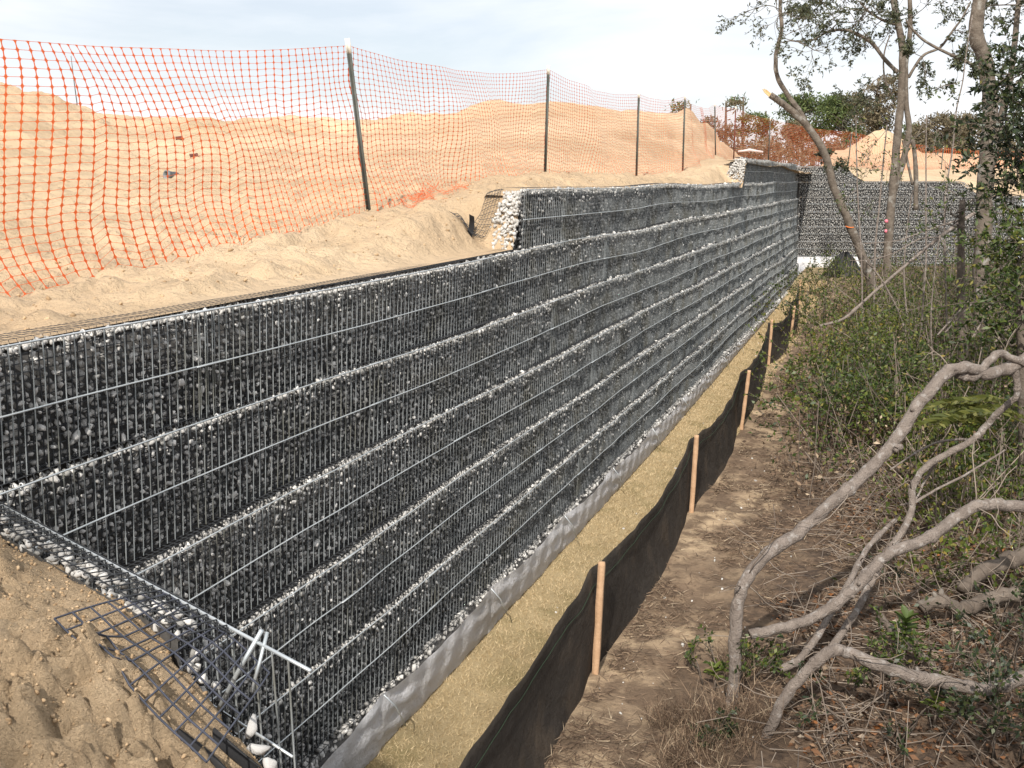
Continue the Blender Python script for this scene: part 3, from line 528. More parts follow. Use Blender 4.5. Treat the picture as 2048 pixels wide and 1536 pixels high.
# ------------------------------------------------------------------ orange safety fence
posts = [(-.2, -4.35, -.62), (3.2-1.0, -4.22, -.62), (7.07, -3.88, -.27), (12.19, -4.21, .05), (16.59, -4.15, .08), (19.66, -4.02, .26), (28.16, -4.88, .68), (29.58, -4.61, .69), (32.73, -4.04, .53)]
PW = [W(*p) for p in posts]+[atY(1695, 336, 37.4), atY(1880, 362, 40.0), atY(2060, 368, 41)]
fence = thing('safety_fence', PW[2]*[1, 1, 1], 'orange plastic mesh safety fence on steel posts along the sand edge', 'fence')
lean = {2: (-.13, .02), 3: (.035, 0), 4: (.01, 0), 6: (-.07, 0), 9: (.07, 0), 10: (.02, 0)}
tops = []
for i, b in enumerate(PW):
    dx, dy = lean.get(i, (0, 0)); hgt = 1.30 if i != 7 else 1.28
    tp = b+np.array([dx, dy, hgt]); tops.append(tp)
    if i == 1: continue
    ax = nrm(tp-b); f = nrm((PW[min(i+1, len(PW)-1)]-PW[max(i-1, 0)])*[1, 1, 0]); n_ = np.cross(f, ax); m = MB()
    mp_ = b-ax*.15; m.box((mp_+tp-ax*.11)/2, [f, n_, ax], [.018, .003, np.linalg.norm(tp-ax*.11-mp_)/2]); m.box((mp_+tp-ax*.11)/2+n_*.0155, [f, n_, ax], [.003, .0125, np.linalg.norm(tp-ax*.11-mp_)/2])
    for q in np.arange(.12, 1.1, .055): m.box(b+ax*q-n_*.006, [f, n_, ax], [.006, .004, .006])
    po = m.build('post', M['post'] if i != 7 else M['pipe_red'], fence)
    m = MB(); m.box(tp-ax*.055, [f, n_, ax], [.0185, .0036, .055]); m.box(tp-ax*.055+n_*.016, [f, n_, ax], [.0034, .0128, .055]); c = m.build('post_tip', M['postcap'], None); c.parent = po
NR = 28
for i in range(len(PW)-1):
    a, b, ta, tb = PW[i], PW[i+1], tops[i], tops[i+1]; ln = np.linalg.norm((b-a)[:2]); nc = max(6, int(ln/.076)); f = nrm((b-a)*[1, 1, 0]); nn = np.array([f[1], -f[0], 0])
    if np.dot(nn, [N2[0], N2[1], 0]) < 0: nn = -nn
    U = np.linspace(0, 1, nc+1); Vv = np.linspace(0, 1, NR+1); u, v = np.meshgrid(U, Vv, indexing='ij'); s = u*ln
    base = a+(b-a)*u[..., None]; top = ta+(tb-ta)*u[..., None]-np.array([0, 0, .045]); sg = np.sin(np.pi*u)
    if i <= 8:                                            # foot of the net follows the sand
        tb_ = base[..., 0]*A2[0]+base[..., 1]*A2[1]; lb_ = base[..., 0]*N2[0]+base[..., 1]*N2[1]; gz = zup(tb_, lb_)+CAMZ+.015; base[..., 2] = np.where(u*(1-u) > .002, gz*.9+base[..., 2]*.1, base[..., 2]+.02)
    P = base+(top-base)*v[..., None]
    sagz = (.055+.012*ln)*sg**.9; P[..., 2] -= sagz*v**1.2*(1 if i < 6 else .6)
    amp = .05*sg if i < 6 else .02*sg
    P = P+nn*((amp*np.sin(s*2.1+i+v*2.2)+.06*sg*np.sin(v*3.1)+.03*sg*np.sin(s*5.1+v*4+i))[..., None])+f*((.05*sg*np.sin(v*5.+s*1.7+i)+.02*sg*np.sin(v*9+s*3))[..., None])
    # slack foot of the net swept towards the wall and sideways
    if i < 6: 
        k = np.clip(1-v/.30, 0, 1)**1.6*sg**.5; P = P+nn*((.20*k*(.6+.4*np.sin(s*1.6+i)))[..., None])-f*((.16*k*np.sin(s*1.3+i*1.4+.5))[..., None])
        k2 = np.exp(-((1-u)*ln/.25)**2)+np.exp(-(u*ln/.25)**2); P = P+f*((.035*k2*np.sin(v*14))[..., None])
    m = MB(); sc = 1.0+max(0, np.linalg.norm(.5*(a+b)[:2])-14)*.004
    wn_, wv_, wh_ = .0098*sc, .0033*sc, .0012*sc
    A_ = P[:, :-1]; B_ = P[:, 1:]; fx = np.zeros_like(P); fx[1:-1] = P[2:]-P[:-2]; fx[0] = P[1]-P[0]; fx[-1] = P[-1]-P[-2]; fx = nrm(fx); fa = fx[:, :-1]; fb = fx[:, 1:]
    def lp(q): return A_+(B_-A_)*q
    Vs = np.stack([A_-fa*wn_, A_+fa*wn_, lp(.30)-fa*wv_, lp(.30)+fa*wv_, lp(.70)-fa*wv_, lp(.70)+fa*wv_, B_-fb*wn_, B_+fb*wn_], -2).reshape(-1, 8, 3)
    m.add(Vs.reshape(-1, 3), (np.arange(len(Vs))[:, None, None]*8+np.array([[0, 1, 3, 2], [2, 3, 5, 4], [4, 5, 7, 6]])[None]).reshape(-1, 4))
    C_ = P[:-1]; D_ = P[1:]; up = np.zeros_like(P); up[:, 1:-1] = P[:, 2:]-P[:, :-2]; up[:, 0] = P[:, 1]-P[:, 0]; up[:, -1] = P[:, -1]-P[:, -2]; up = nrm(up); uc = up[:-1]; ud = up[1:]
    Vs = np.stack([C_-uc*wh_*2.6, C_+uc*wh_*2.6, C_+(D_-C_)*.22-uc*wh_, C_+(D_-C_)*.22+uc*wh_, C_+(D_-C_)*.78-uc*wh_, C_+(D_-C_)*.78+uc*wh_, D_-ud*wh_*2.6, D_+ud*wh_*2.6], -2).reshape(-1, 8, 3)
    m.add(Vs.reshape(-1, 3), (np.arange(len(Vs))[:, None, None]*8+np.array([[0, 2, 3, 1], [2, 4, 5, 3], [4, 6, 7, 5]])[None]).reshape(-1, 4))
    m.build('netting', M['orange'], fence)
# loose net bunched on the sand by the leaning post
pg = MB(); n = 260; q = rng.random(n); c = np.array([W(7.3+1.2*x, -3.72+.05*math.sin(9*x), 0) for x in q]); tb_ = 7.3+1.2*q; lb_ = -3.72+.05*np.sin(9*q)+rng.normal(0, .06, n); p = W(tb_, lb_, zup(tb_, lb_)+.01+rng.random(n)*.05*np.sin(q*3.1)); d = nrm(rng.normal(size=(n, 3))*[1, 1, .5])*rng.uniform(.03, .09, n)[:, None]; pg.prisms(p, p+d, .0014, 3); tag(pg.build('loose_netting', M['orange'], fence), kind='stuff')

# ------------------------------------------------------------------ small things on the sand
def pipe(x, y, dist, r, L, yaw, m, label):
    r_ = ray(x, y); tt = np.linspace(4, 45, 400); P = r_[None]*(tt/r_[1])[:, None]; t = P[:, :2]@A2; l = P[:, :2]@N2; z = zup(t, l); i = np.argmax(P[:, 2] < z) if (P[:, 2] < z).any() else 200
    c = P[i]+[0, 0, CAMZ+r*.55]; ax = nrm(np.array([math.cos(yaw), math.sin(yaw), .12])); root = thing('pipe', c, label, 'pipe', 'cut pipe ends on the sand')
    a_ = np.linspace(0, 2*math.pi, 19); u1 = nrm(np.cross(ax, [0, 0, 1.])); u2 = np.cross(u1, ax)
    ring = lambda s, q: c+ax*s+q*(np.cos(a_)[:, None]*u1+np.sin(a_)[:, None]*u2)
    MB().grid(np.stack([ring(-L, r*.82), ring(-L, r), ring(L*.55, r), ring(L*.56, r*1.13), ring(L, r*1.13), ring(L, r*.84), ring(-L, r*.82)])).build('body', m, root, smooth=False)
pipe(343, 356, 0, .055, .085, -2.2, M['pipe_grey'], 'nearest cut pipe end on the sand, grey with an open mouth')
pipe(388, 316, 0, .05, .07, .4, M['pipe_red'], 'rust red pipe end between two others on the sand slope')
pipe(359, 280, 0, .05, .07, .2, M['pipe_red'], 'farthest dark red pipe end high on the sand slope')
b_ = atY(158, 236, 46); tag(MB().tube([b_-[0, 0, 3], b_, b_+[-.08, 0, 1.4], b_+[-.13, 0, 2.6]], [.03, .025, .02, .012], 6).prisms([b_+[-.25, 0, .55]], [b_+[.12, 0, .62]], .012, 4).build('thin_mast', M['post']), 'thin mast standing beyond the left sand mound', 'mast')
# conical sand heap
cc = atY(1762, 312, 45); a_ = np.linspace(0, 2*math.pi, 60); R_, A_ = np.meshgrid(np.linspace(0, 1, 30), a_, indexing='ij'); rad = 2.6*(1+.12*np.sin(2*A_+.5)); hx = cc[0]+R_*np.cos(A_)*rad; hy = cc[1]+R_*np.sin(A_)*rad
hz = cc[2]-.45+1.75*(1-R_**.9)*(1+.05*np.sin(3*A_))-.22*np.exp(-(R_/.1)**2)+.05*fbm(hx*1.5, hy*1.5, 4, 131); hz[:, -1] = hz[:, 0]; tag(MB().grid(np.stack([hx, hy, hz], -1)).build('sand_heap', M['sand'], smooth=True), 'conical tan sand heap seen through the netting above the far wall', 'sand heap')
bx = atY(1500, 303, 44); tag(MB().tube([bx+[-.5, 0, 0], bx+[0, .1, .07], bx+[.55, 0, -.02]], [.04, .06, .04], 6).build('white_bag', M['white_fab']), 'small white bag lying on the far sand behind netting', 'bag')

# ------------------------------------------------------------------ plants
def grow(mb, lf, p, d, L, r, dep, sp=.75, seg=4, droop=.0, wob=.22, lpt=5, lstart=0, nch=(2, 4)):
    P = [p]; q = p.copy(); dd = d.copy()
    for k in range(seg):
        dd = nrm(dd+rng.normal(size=3)*wob+np.array([0, 0, -droop])); q = q+dd*L/seg; P.append(q.copy())
    P = np.array(P); mb.tube(P, np.linspace(r, r*.55, len(P)), 5 if r > .012 else 3)
    if dep <= lstart:
        n = lpt; f = rng.random(n)*.9+.1; idx = np.minimum((f*seg).astype(int), seg-1); fr = f*seg-idx; pp = P[idx]+(P[idx+1]-P[idx])*fr[:, None]
        lf.append((pp, nrm(dd[None]*.7+rng.normal(size=(n, 3))*.8)))
    if dep > 0:
        for c in range(random.randint(*nch)):
            f = random.uniform(.35, 1.0); i = min(int(f*seg), seg-1); s = P[i]+(P[i+1]-P[i])*(f*seg-i); nd = nrm(dd+rng.normal(size=3)*sp); grow(mb, lf, s, nd, L*random.uniform(.5, .75), r*.55, dep-1, sp, max(2, seg-1), droop, wob, lpt, lstart, nch)
def smooth_path(pts, n=6):
    P = np.asarray(pts, float); m = len(P); out = []
    for i in range(m-1):
        p0, p1, p2, p3 = P[max(i-1, 0)], P[i], P[i+1], P[min(i+2, m-1)]
        for k in range(n):
            u = k/n; out.append(.5*((2*p1)+(-p0+p2)*u+(2*p0-5*p1+4*p2-p3)*u*u+(-p0+3*p1-3*p2+p3)*u**3))
    out.append(P[-1]); return np.array(out)
def pxpath(pts, Y): return np.array([atY(x, y, Y+(q[0] if q else 0)) for x, y, *q in pts])
def limb(mb, pts, Y, r0, r1, n=8, k=6, knob=.06):
    P = smooth_path(pxpath(pts, Y), k); R = np.linspace(r0, r1, len(P))*(1+knob*vn(np.arange(len(P))*.9, Y, 5)); P = P+np.stack([vn(np.arange(len(P))*.5, 1, 7), vn(np.arange(len(P))*.5, 9, 8), 0*P[:, 0]], -1)*R[:, None]*.12; mb.tube(P, R, n); return P, R
def put_leaves(lf, size, asp, m, name, parent, curl=.12):
    p = np.concatenate([a for a, b in lf]); d = np.concatenate([b for a, b in lf]); return MB().leaves(p, d, size*rng.uniform(.6, 1.25, len(p)), asp, curl).build(name, M[m], parent)
def tree(name, label, Y, stems, sprays, bark, leafm, lsize, asp=.2, grp='trees at the forest edge', cat='tree', lpt=6, droop=.02, dep=2, extra=None, base=None):
    b = np.array(base) if base is not None else pxpath([stems[0][0][0]], Y)[0]; root = thing(name, b, label, cat, grp); mb = MB(); lf = []
    for pts, r0, r1 in stems: limb(mb, pts, Y, r0*.58, r1*.58, 9 if r0 > .06 else 6)
    tw = MB()
    for x, y, dx, dy, L, r, *o in sprays:
        p = atY(x, y, Y+(o[0] if o else 0)); d = nrm(np.array([dx, random.uniform(-.6, .6), -dy])); grow(tw, lf, p, d, L, r, dep, .7, 5, droop, .25, lpt, 1)
    mb.build('trunk', M[bark], root, smooth=True)
    if tw.n: tag(tw.build('branches', M[bark], root), kind='stuff')
    if lf: put_leaves(lf, lsize, asp, leafm, 'crown', root)
    if extra: extra(root)
    return root
# leaning broken tree
def brk(root):
    e = atY(1540, 190, 22); d = nrm(atY(1540, 190, 22)-atY(1565, 212, 22)); m = MB()
    for i in range(14):
        a_ = i*2.4; o_ = np.array([math.cos(a_)*.045, .03*math.sin(a_*1.3), math.sin(a_)*.045])*(i/14)**.5; L_ = .08+.14*random.random()+(.10 if o_[0] < 0 else 0); m.prisms([e+o_-d*.08], [e+o_*.8+d*L_*.6], .014*random.uniform(.5, 1), 4)
    m.build('splintered_end', M['splint'], root); q = atY(1700, 452, 22); ring = [q+np.array([math.cos(a)*.094, math.sin(a)*.094, .03*math.sin(a)]) for a in np.linspace(0, 6.28, 12)]; MB().tube(ring, .012, 5).build('paint_band', M['tape_o'], root)
tree('leaning_tree', 'leaning grey tree snapped off at the top in front of the far wall', 22, [([(1762, 650), (1740, 560), (1716, 490), (1692, 430), (1668, 375), (1650, 310), (1612, 250), (1575, 215), (1540, 190)], .175, .11), ([(1620, 262), (1600, 225), (1572, 185), (1554, 150), (1552, 110), (1563, 60), (1560, 10), (1566, -60)], .10, .055)],
     [(1563, 70, -.9, -.3, 1.0, .012), (1560, 20, -1, .1, .9, .012), (1563, 5, .9, .2, .8, .012), (1566, -50, -.6, .4, .9, .012), (1563, 85, .8, -.2, .9, .014), (1640, 320, .5, -.5, .35, .006), (1655, 350, .5, -.4, .35, .006), (1630, 285, .6, .3, .3, .006), (1560, -20, -.9, .5, 1.1, .012)], 'bark', 'leaf_t', .075, .2, extra=brk, lpt=6, dep=3, base=atz(1762, 650, -2.95))
tree('twin_tree', 'twin stemmed grey tree with thin crown, midway between leaning and thick trees', 24, [([(1768, 660), (1772, 560), (1778, 470), (1786, 380), (1793, 300), (1800, 220), (1805, 140), (1803, 80), (1790, 20), (1780, -60)], .19, .12), ([(1786, 390), (1806, 320), (1818, 260), (1812, 200), (1812, 130), (1820, 60), (1818, -40)], .13, .08), ([(1832, 420), (1831, 340), (1826, 285), (1812, 262)], .10, .07), ([(1825, 370), (1812, 310), (1806, 280)], .05, .05),
      ([(1796, 145), (1770, 120), (1742, 85), (1700, 62), (1660, 62), (1625, 80), (1592, 82)], .085, .03), ([(1795, 50), (1765, 40), (1740, 25), (1720, 5)], .06, .03), ([(1817, 155), (1845, 112), (1880, 95), (1905, 62), (1925, 35), (1940, 5)], .06, .03), ([(1790, 200), (1770, 160), (1768, 110), (1780, 70)], .045, .02), ([(1660, 62), (1680, 45), (1720, 40), (1750, -10)], .03, .015), ([(1592, 82), (1570, 72), (1640, 40), (1690, 15)], .016, .01)],
     [(x, y, dx, dy, L, .012) for x, y, dx, dy, L in ((1745, 88, -.6, -.6, 1.0), (1720, 72, -.5, -.6, 1.0), (1700, 60, .2, -.8, .9), (1680, 60, -.6, -.5, .9), (1760, 110, -.5, -.7, .9), (1735, 22, -.8, .2, 1.0), (1765, 40, -.6, .6, .9), (1720, 5, -.5, -.5, 1.0), (1640, 70, -.4, .6, .9), (1610, 80, -.4, -.4, .6), (1770, 150, -.8, -.3, .9), (1770, 120, -.3, -.8, 1.0), (1790, 210, -.6, -.4, .7), (1930, 30, .4, -.3, .8), (1905, 60, .4, .3, .7), (1880, 90, .2, -.8, .7), (1818, 40, .8, -.1, .9), (1818, -20, .8, -.5, 1.2), (1800, -30, -.7, -.5, 1.2), (1815, 100, .7, -.3, .7), (1830, 300, .4, -.3, .5), (1690, 20, -.3, .4, .8), (1720, 40, .3, -.6, .8), (1650, 30, -.4, .3, .7))], 'bark', 'leaf_t', .085, .2, lpt=9, dep=3, base=atz(1768, 660, -2.95))
tree('thick_tree', 'thickest grey trunk near the right edge with knotty bends', 18, [([(1950, 830), (1956, 720), (1962, 600), (1966, 500), (1970, 400), (1976, 300), (1980, 220), (1976, 165), (1968, 115), (1952, 75), (1955, 25), (1972, -50)], .27, .19), ([(1985, 330), (2000, 240), (2020, 160), (2030, 80), (2040, -30)], .11, .07), ([(1966, 142), (1930, 122), (1890, 104), (1850, 82), (1828, 62), (1812, 40)], .055, .025), ([(1980, 230), (2010, 190), (2060, 140)], .05, .03)],
     [(1960, 20, .6, -.1, 1.0, .014), (2030, 90, .5, .3, 1.0, .014), (2020, 160, .6, -.3, 1.0, .014), (2010, 200, .6, -.5, .9, .012), (1985, 320, .6, -.2, .8, .01), (1955, 70, -.6, .3, .6, .008), (2040, -20, -.3, -.3, 1, .014), (1965, 150, -.7, -.5, .5, .008), (1850, 80, -.3, .6, .4, .006)], 'bark', 'leaf_t', .085, .2, lpt=9, dep=3, base=atz(1950, 830, -3.0))
def dense(name, label, Y, cx, cy, rx, ry, n, m, leafm, lsize, trunk, grp='evergreens at the right edge', asp=.2, gap=.25):
    b = pxpath([trunk[0]], Y)[0]; root = thing(name, b, label, 'tree', grp); mb = MB(); limb(mb, trunk, Y, .09, .04, 7); lf = []; tw = MB(); c = atY(cx, cy, Y); sx = rx/F*Y; sz = ry/F*Y; tr = smooth_path(pxpath(trunk, Y), 6)
    for i in range(n):
        d = nrm(rng.normal(size=3)); rr_ = rng.random()**.4; e = c+d*np.array([sx, sx*.9, sz])*rr_
        if vn(e[0]*1.3+e[1]*.7, e[2]*1.3, 17) < -gap: continue
        j = np.argmin(np.abs(tr[:, 2]-(e[2]-.5*abs(e[0]-c[0])))); s = tr[j]+(e-tr[j])*.72; tw.tube(np.array([tr[j], .5*(tr[j]+s)+rng.normal(size=3)*.08, s]), [.02, .013, .008], 4) if i % 3 == 0 else None
        grow(tw, lf, s, nrm(e-tr[j]+rng.normal(size=3)*.3), np.linalg.norm(e-s)+.35, .007, 1, .8, 3, .02, .3, m, 1, (2, 3))
    mb.build('trunk', M['bark_dark'], root, smooth=True); tw.build('branches', M['bark_dark'], root); put_leaves(lf, lsize, asp, leafm, 'crown', root); return root
dense('evergreen_tree', 'dense dark evergreen crown filling the upper right edge', 13, 2085, 240, 105, 190, 165, 12, 'leaf_d', .09, [(2110, 1000), (2105, 700), (2095, 450), (2085, 250), (2090, 120)])
dense('evergreen_tree', 'dark evergreen thicket tree right of the thick trunk at mid height', 12, 2075, 520, 105, 120, 105, 11, 'leaf', .075, [(2080, 1000), (2076, 800), (2070, 600), (2066, 470)])
dense('evergreen_tree', 'slim olive evergreen left of the thick trunk below the netting', 15, 1930, 450, 65, 80, 44, 8, 'leaf', .07, [(1930, 860), (1925, 700), (1922, 540), (1925, 400)])
dense('evergreen_tree', 'low bushy evergreen at the right edge above the fern', 10, 2050, 640, 120, 90, 90, 11, 'leaf', .07, [(2055, 1010), (2050, 850), (2046, 700), (2040, 620)])
# saplings
SP = [('bare straight sapling just right of the leaning tree', 19, [(1720, 700), (1724, 600), (1722, 500), (1716, 400), (1713, 310), (1712, 230)], .028, [(1712, 235, .5, .6, .6, .008), (1712, 232, -.5, .7, .6, .008), (1713, 300, .7, .5, .5, .006), (1713, 380, -.5, .5, .4, .006)]),
      ('pale bare sapling between the twin and thick trees', 17, [(1838, 745), (1845, 620), (1852, 520), (1852, 420), (1852, 320), (1853, 230)], .026, [(1853, 235, .3, .8, .7, .006), (1853, 235, -.4, .8, .7, .006), (1852, 290, .5, .6, .6, .006), (1852, 260, -.6, .5, .6, .006)]),
      ('crooked thin sapling beside the thick trunk reaching the sky', 16, [(1895, 700), (1890, 520), (1890, 400), (1905, 300), (1913, 220), (1925, 165), (1932, 110), (1945, 30)], .022, [(1913, 220, -.6, .5, .5, .005), (1925, 160, -.5, .3, .5, .005), (1932, 100, .6, .3, .4, .005)]),
      ('leafy sapling left of the twin tree against the far wall', 20, [(1748, 640), (1750, 500), (1758, 420), (1766, 330), (1774, 250)], .034, [(1766, 330, -.8, .3, .6, .008), (1760, 400, -.6, .5, .5, .008), (1772, 260, -.5, .7, .6, .008), (1770, 300, .6, .5, .5, .008)]),
      ('thin dark leaning sapling right of the twin tree', 18, [(1822, 700), (1808, 560), (1815, 450), (1826, 380)], .024, [(1826, 380, .4, .6, .6, .007), (1815, 450, -.5, .6, .5, .006)]),
      ('slender branching sapling in front of the olive evergreen', 13, [(1880, 900), (1868, 760), (1862, 640), (1870, 540), (1880, 470)], .018, [(1880, 470, .4, .8, .5, .006), (1866, 600, -.5, .6, .5, .006), (1870, 540, .5, .5, .5, .006)])]
for lab, Y, st_, r, spr in SP: tree('sapling', lab, Y, [(st_, r*1.25, r*.6)], spr, 'bark2', 'leaf', .07, .2, 'saplings at the forest edge', 'sapling', lpt=3, dep=2, base=atY(*st_[0][:2], Y))

# far trees and brush
def far_tree(label, x, ytop, ybot, w, Y, leafm='pine', n=90, kind=0, name='pine_tree'):
    zb = CAMZ-1.4; b = atY(x, 330, Y); b[2] = zb; top = atY(x, ytop-9, Y); root = thing(name, b, label, 'tree', 'trees beyond the sand'); mb = MB(); hx = w/F*Y/2*.98; hz = (ybot-ytop)/F*Y
    tp = np.array([b, b*.5+top*.5+[random.uniform(-.3, .3), 0, 0], top-[0, 0, .2]]); mb.tube(smooth_path(tp, 5), np.linspace(.22, .06, 11), 6); lf = []
    for i in range(n):
        f = rng.random(); zc = top[2]-hz*(1-f)-.2; wd = hx*(math.sin(math.pi*min(1, .18+.80*(1-f)))**.6 if kind == 0 else (.35+.65*(1-f)**.5)); a_ = rng.random()*6.28; rr_ = wd*rng.random()**.5; c = np.array([top[0]+math.cos(a_)*rr_, top[1]+math.sin(a_)*rr_, zc])
        if vn(c[0]*.9, c[2]*.9+c[1]*.4, 23) < -.15: continue
        s = np.array([top[0], top[1], zc-rr_*.35]); mb.tube(np.array([s, .5*(s+c)+[0, 0, -.05], c]), [.06, .04, .02], 4); m = 46; cl_r = .36*Y/85*(1 if kind == 0 else .85)
        lf.append((c+rng.normal(size=(m, 3))*[cl_r, cl_r, cl_r*.5], nrm(rng.normal(size=(m, 3))+[0, 0, .3])))
    mb.build('trunk', M['bark_dark'], root); put_leaves(lf, .36*Y/85, .15, leafm, 'crown', root)
for a in (('round crowned tree behind the fence right of the main sand mound', 1382, 212, 262, 78, 80, 'pine', 40, 0, 'broadleaf_tree'), ('small low tree behind the slope of the main mound', 1412, 240, 290, 50, 80, 'brush', 30, 0, 'broadleaf_tree'), ('pale open tree at the left of the tall pine', 1452, 208, 280, 62, 82, 'brush', 45, 0, 'broadleaf_tree'),
          ('tall open pine with layered crown behind the orange post', 1487, 198, 270, 66, 90, 'pine', 48, 1), ('thin short pine at the right of the tall open pine', 1532, 226, 290, 46, 92, 'pine', 22, 1), ('broad dark pine behind the snapped tree top', 1612, 196, 280, 120, 95, 'pine', 110, 0), ('dense rounded pine between snapped tree and twin tree', 1692, 200, 282, 118, 92, 'pine', 140, 0), ('tall grey green tree directly behind the twin tree', 1758, 158, 275, 100, 70, 'brush', 90, 0, 'broadleaf_tree'),
          ('bushy grey green tree right of the conical heap', 1905, 236, 310, 150, 62, 'brush', 120, 0, 'broadleaf_tree'), ('low dark tree behind the right end of the netting', 1980, 232, 320, 140, 66, 'pine', 90, 0, 'broadleaf_tree'), ('small green tree left of the broad dark pine', 1575, 244, 300, 70, 84, 'brush', 50, 0, 'broadleaf_tree'), ('far green tree low behind the conical heap', 1835, 258, 318, 80, 80, 'pine', 50, 0, 'broadleaf_tree')): far_tree(*a)
lf = []; tw = MB()
for i in range(190):
    x = rng.uniform(1395, 2060); Y = rng.uniform(56, 74); y = rng.uniform(296, 320) if x < 1720 else rng.uniform(285, 325); c = atY(x, y, Y); m = 55; lf.append((c+rng.normal(size=(m, 3))*[.6, .6, .38], nrm(rng.normal(size=(m, 3))+[0, 0, .4])))
    tw.prisms([[c[0], c[1], CAMZ-1.5]], [c], .03, 4)
p = np.concatenate([a for a, b in lf]); d = np.concatenate([b for a, b in lf]); tag(MB().leaves(p, d, .30*rng.uniform(.6, 1.3, len(p)), .16).build('scrub', M['brush']), 'dry brown scrub beyond the sand behind the far netting', 'scrub', kind='stuff')
tag(tw.build('scrub_stems', M['bark_dark']), 'thin stems of the far dry scrub', 'scrub', kind='stuff')

# fallen grey branches in the foreground
def fallen(label, paths, m='bark2', name='fallen_branch', n=12, tw=9):
    b = pxpath([paths[0][0][0]], 0)[0]; root = thing(name, b, label, 'branch', 'fallen branches on the forest floor')
    for i, (pts, r0, r1) in enumerate(paths):
        P = smooth_path(pxpath(pts, 0), 12); k = np.arange(len(P)); R_ = np.linspace(r0, r1, len(P))*.9*(1+.09*vn(k*.45, r0*99+i, 5)+.05*vn(k*1.1, i+3, 6))
        for c in rng.integers(4, len(P)-3, 3 if i == 0 else 1): R_ = R_*(1+.22*np.exp(-((k-c)/1.1)**2))          # knots
        P = P+np.stack([vn(k*.3, 1+i, 7), vn(k*.3, 9, 8), vn(k*.3, 5, 9)], -1)*R_[:, None]*.22; q = MB().tube(P, R_, n if i == 0 else 8)
        if i == 0 and r0 > .02:
            for c in rng.integers(6, len(P)-4, 3): d = nrm(rng.normal(size=3)); q.tube([P[c], P[c]+d*R_[c]*1.5, P[c]+d*R_[c]*1.75], [R_[c]*.45, R_[c]*.34, R_[c]*.2], 6)      # broken stubs
        q.build('limb' if i == 0 else 'side_branch', M[m], root, smooth=True)
        if i == 0 and tw:
            g = MB(); dm = []
            for c in rng.integers(8, len(P)-2, tw): grow(g, dm, P[c], nrm(rng.normal(size=3)+[0, 0, .2]), rng.uniform(.2, .55), .005, 1, .8, 4, .0, .3, 1, 0, (1, 3))
            tag(g.build('twigs', M['stick'], root), kind='stuff')
fallen('thick grey branch rising from a stump to the right edge, uppermost of three', [([(1462, 1420, 5.85), (1468, 1330, 5.9), (1474, 1230, 5.95), (1492, 1160, 6.0), (1540, 1105, 6.1), (1592, 1068, 6.2), (1660, 1008, 6.35), (1730, 945, 6.5), (1790, 880, 6.6), (1845, 800, 6.75), (1890, 748, 6.85), (1925, 735, 6.9), (1975, 745, 7.0), (2020, 735, 7.1), (2075, 705, 7.2)], .042, .048), ([(1915, 748, 6.9), (1950, 752, 6.95), (1985, 715, 7.0), (2005, 708, 7.05), (2050, 728, 7.1)], .034, .03), ([(2028, 735, 7.1), (2034, 775, 7.1), (2030, 800, 7.1)], .03, .022), ([(1785, 895, 6.6), (1800, 893, 6.55), (1792, 898, 6.5)], .03, .022)])
fallen('middle grey branch curving up from a cut end to the right edge', [([(1500, 1268, 6.05), (1530, 1262, 6.05), (1580, 1253, 6.1), (1640, 1228, 6.15), (1700, 1185, 6.2), (1750, 1130, 6.3), (1785, 1102, 6.35), (1850, 1078, 6.45), (1905, 1040, 6.55), (1960, 1012, 6.6), (2010, 1010, 6.65), (2080, 1018, 6.7)], .036, .046)])
fallen('lowest grey branch arching from the ground to the right edge', [([(1530, 1480, 5.45), (1550, 1430, 5.45), (1578, 1385, 5.5), (1620, 1335, 5.5), (1660, 1305, 5.5), (1690, 1303, 5.5), (1740, 1322, 5.45), (1800, 1345, 5.4), (1870, 1362, 5.4), (1950, 1378, 5.35), (2010, 1368, 5.35), (2080, 1340, 5.4)], .034, .044)])
fallen('forked thin grey branch sweeping down behind the two upper branches', [([(2032, 795, 7.3), (2000, 820, 7.35), (1975, 850, 7.4), (1945, 880, 7.4), (1900, 905, 7.4), (1850, 935, 7.35), (1825, 975, 7.3), (1822, 1020, 7.2), (1800, 1070, 7.1), (1770, 1110, 7.0), (1745, 1160, 6.9), (1700, 1240, 6.7), (1660, 1300, 6.5), (1600, 1370, 6.2)], .026, .030), ([(1945, 880, 7.4), (1900, 880, 7.6), (1850, 895, 7.7), (1780, 940, 7.6)], .013, .008), ([(1875, 920, 7.4), (1850, 960, 7.5), (1830, 1000, 7.4), (1800, 1010, 7.4)], .012, .006), ([(1822, 1010, 7.2), (1870, 980, 7.3), (1930, 950, 7.4), (2010, 900, 7.5)], .012, .008)])
fallen('crooked dark log lying behind the glossy leaved sprout', [([(1840, 1215, 6.9), (1880, 1200, 6.9), (1920, 1220, 6.95), (1960, 1205, 7.0), (2010, 1190, 7.1), (2060, 1195, 7.15)], .05, .06)], 'bark_dark')
fallen('curved brown root-like log above the crooked dark log', [([(1925, 1180, 7.2), (1950, 1150, 7.3), (2000, 1130, 7.4), (2060, 1105, 7.5)], .05, .07)], 'bark_dark')
fallen('straight weathered log lying under the middle branch', [([(1560, 1340, 6.1), (1600, 1315, 6.15), (1640, 1265, 6.3), (1700, 1160, 6.7), (1740, 1090, 7.0), (1790, 1040, 7.3)], .03, .018)])
fallen('dark stick slanting below the sprout to the lower right', [([(1760, 1230, 6.6), (1800, 1280, 6.4), (1850, 1315, 6.3), (1880, 1350, 6.2)], .028, .02)], 'bark_dark')
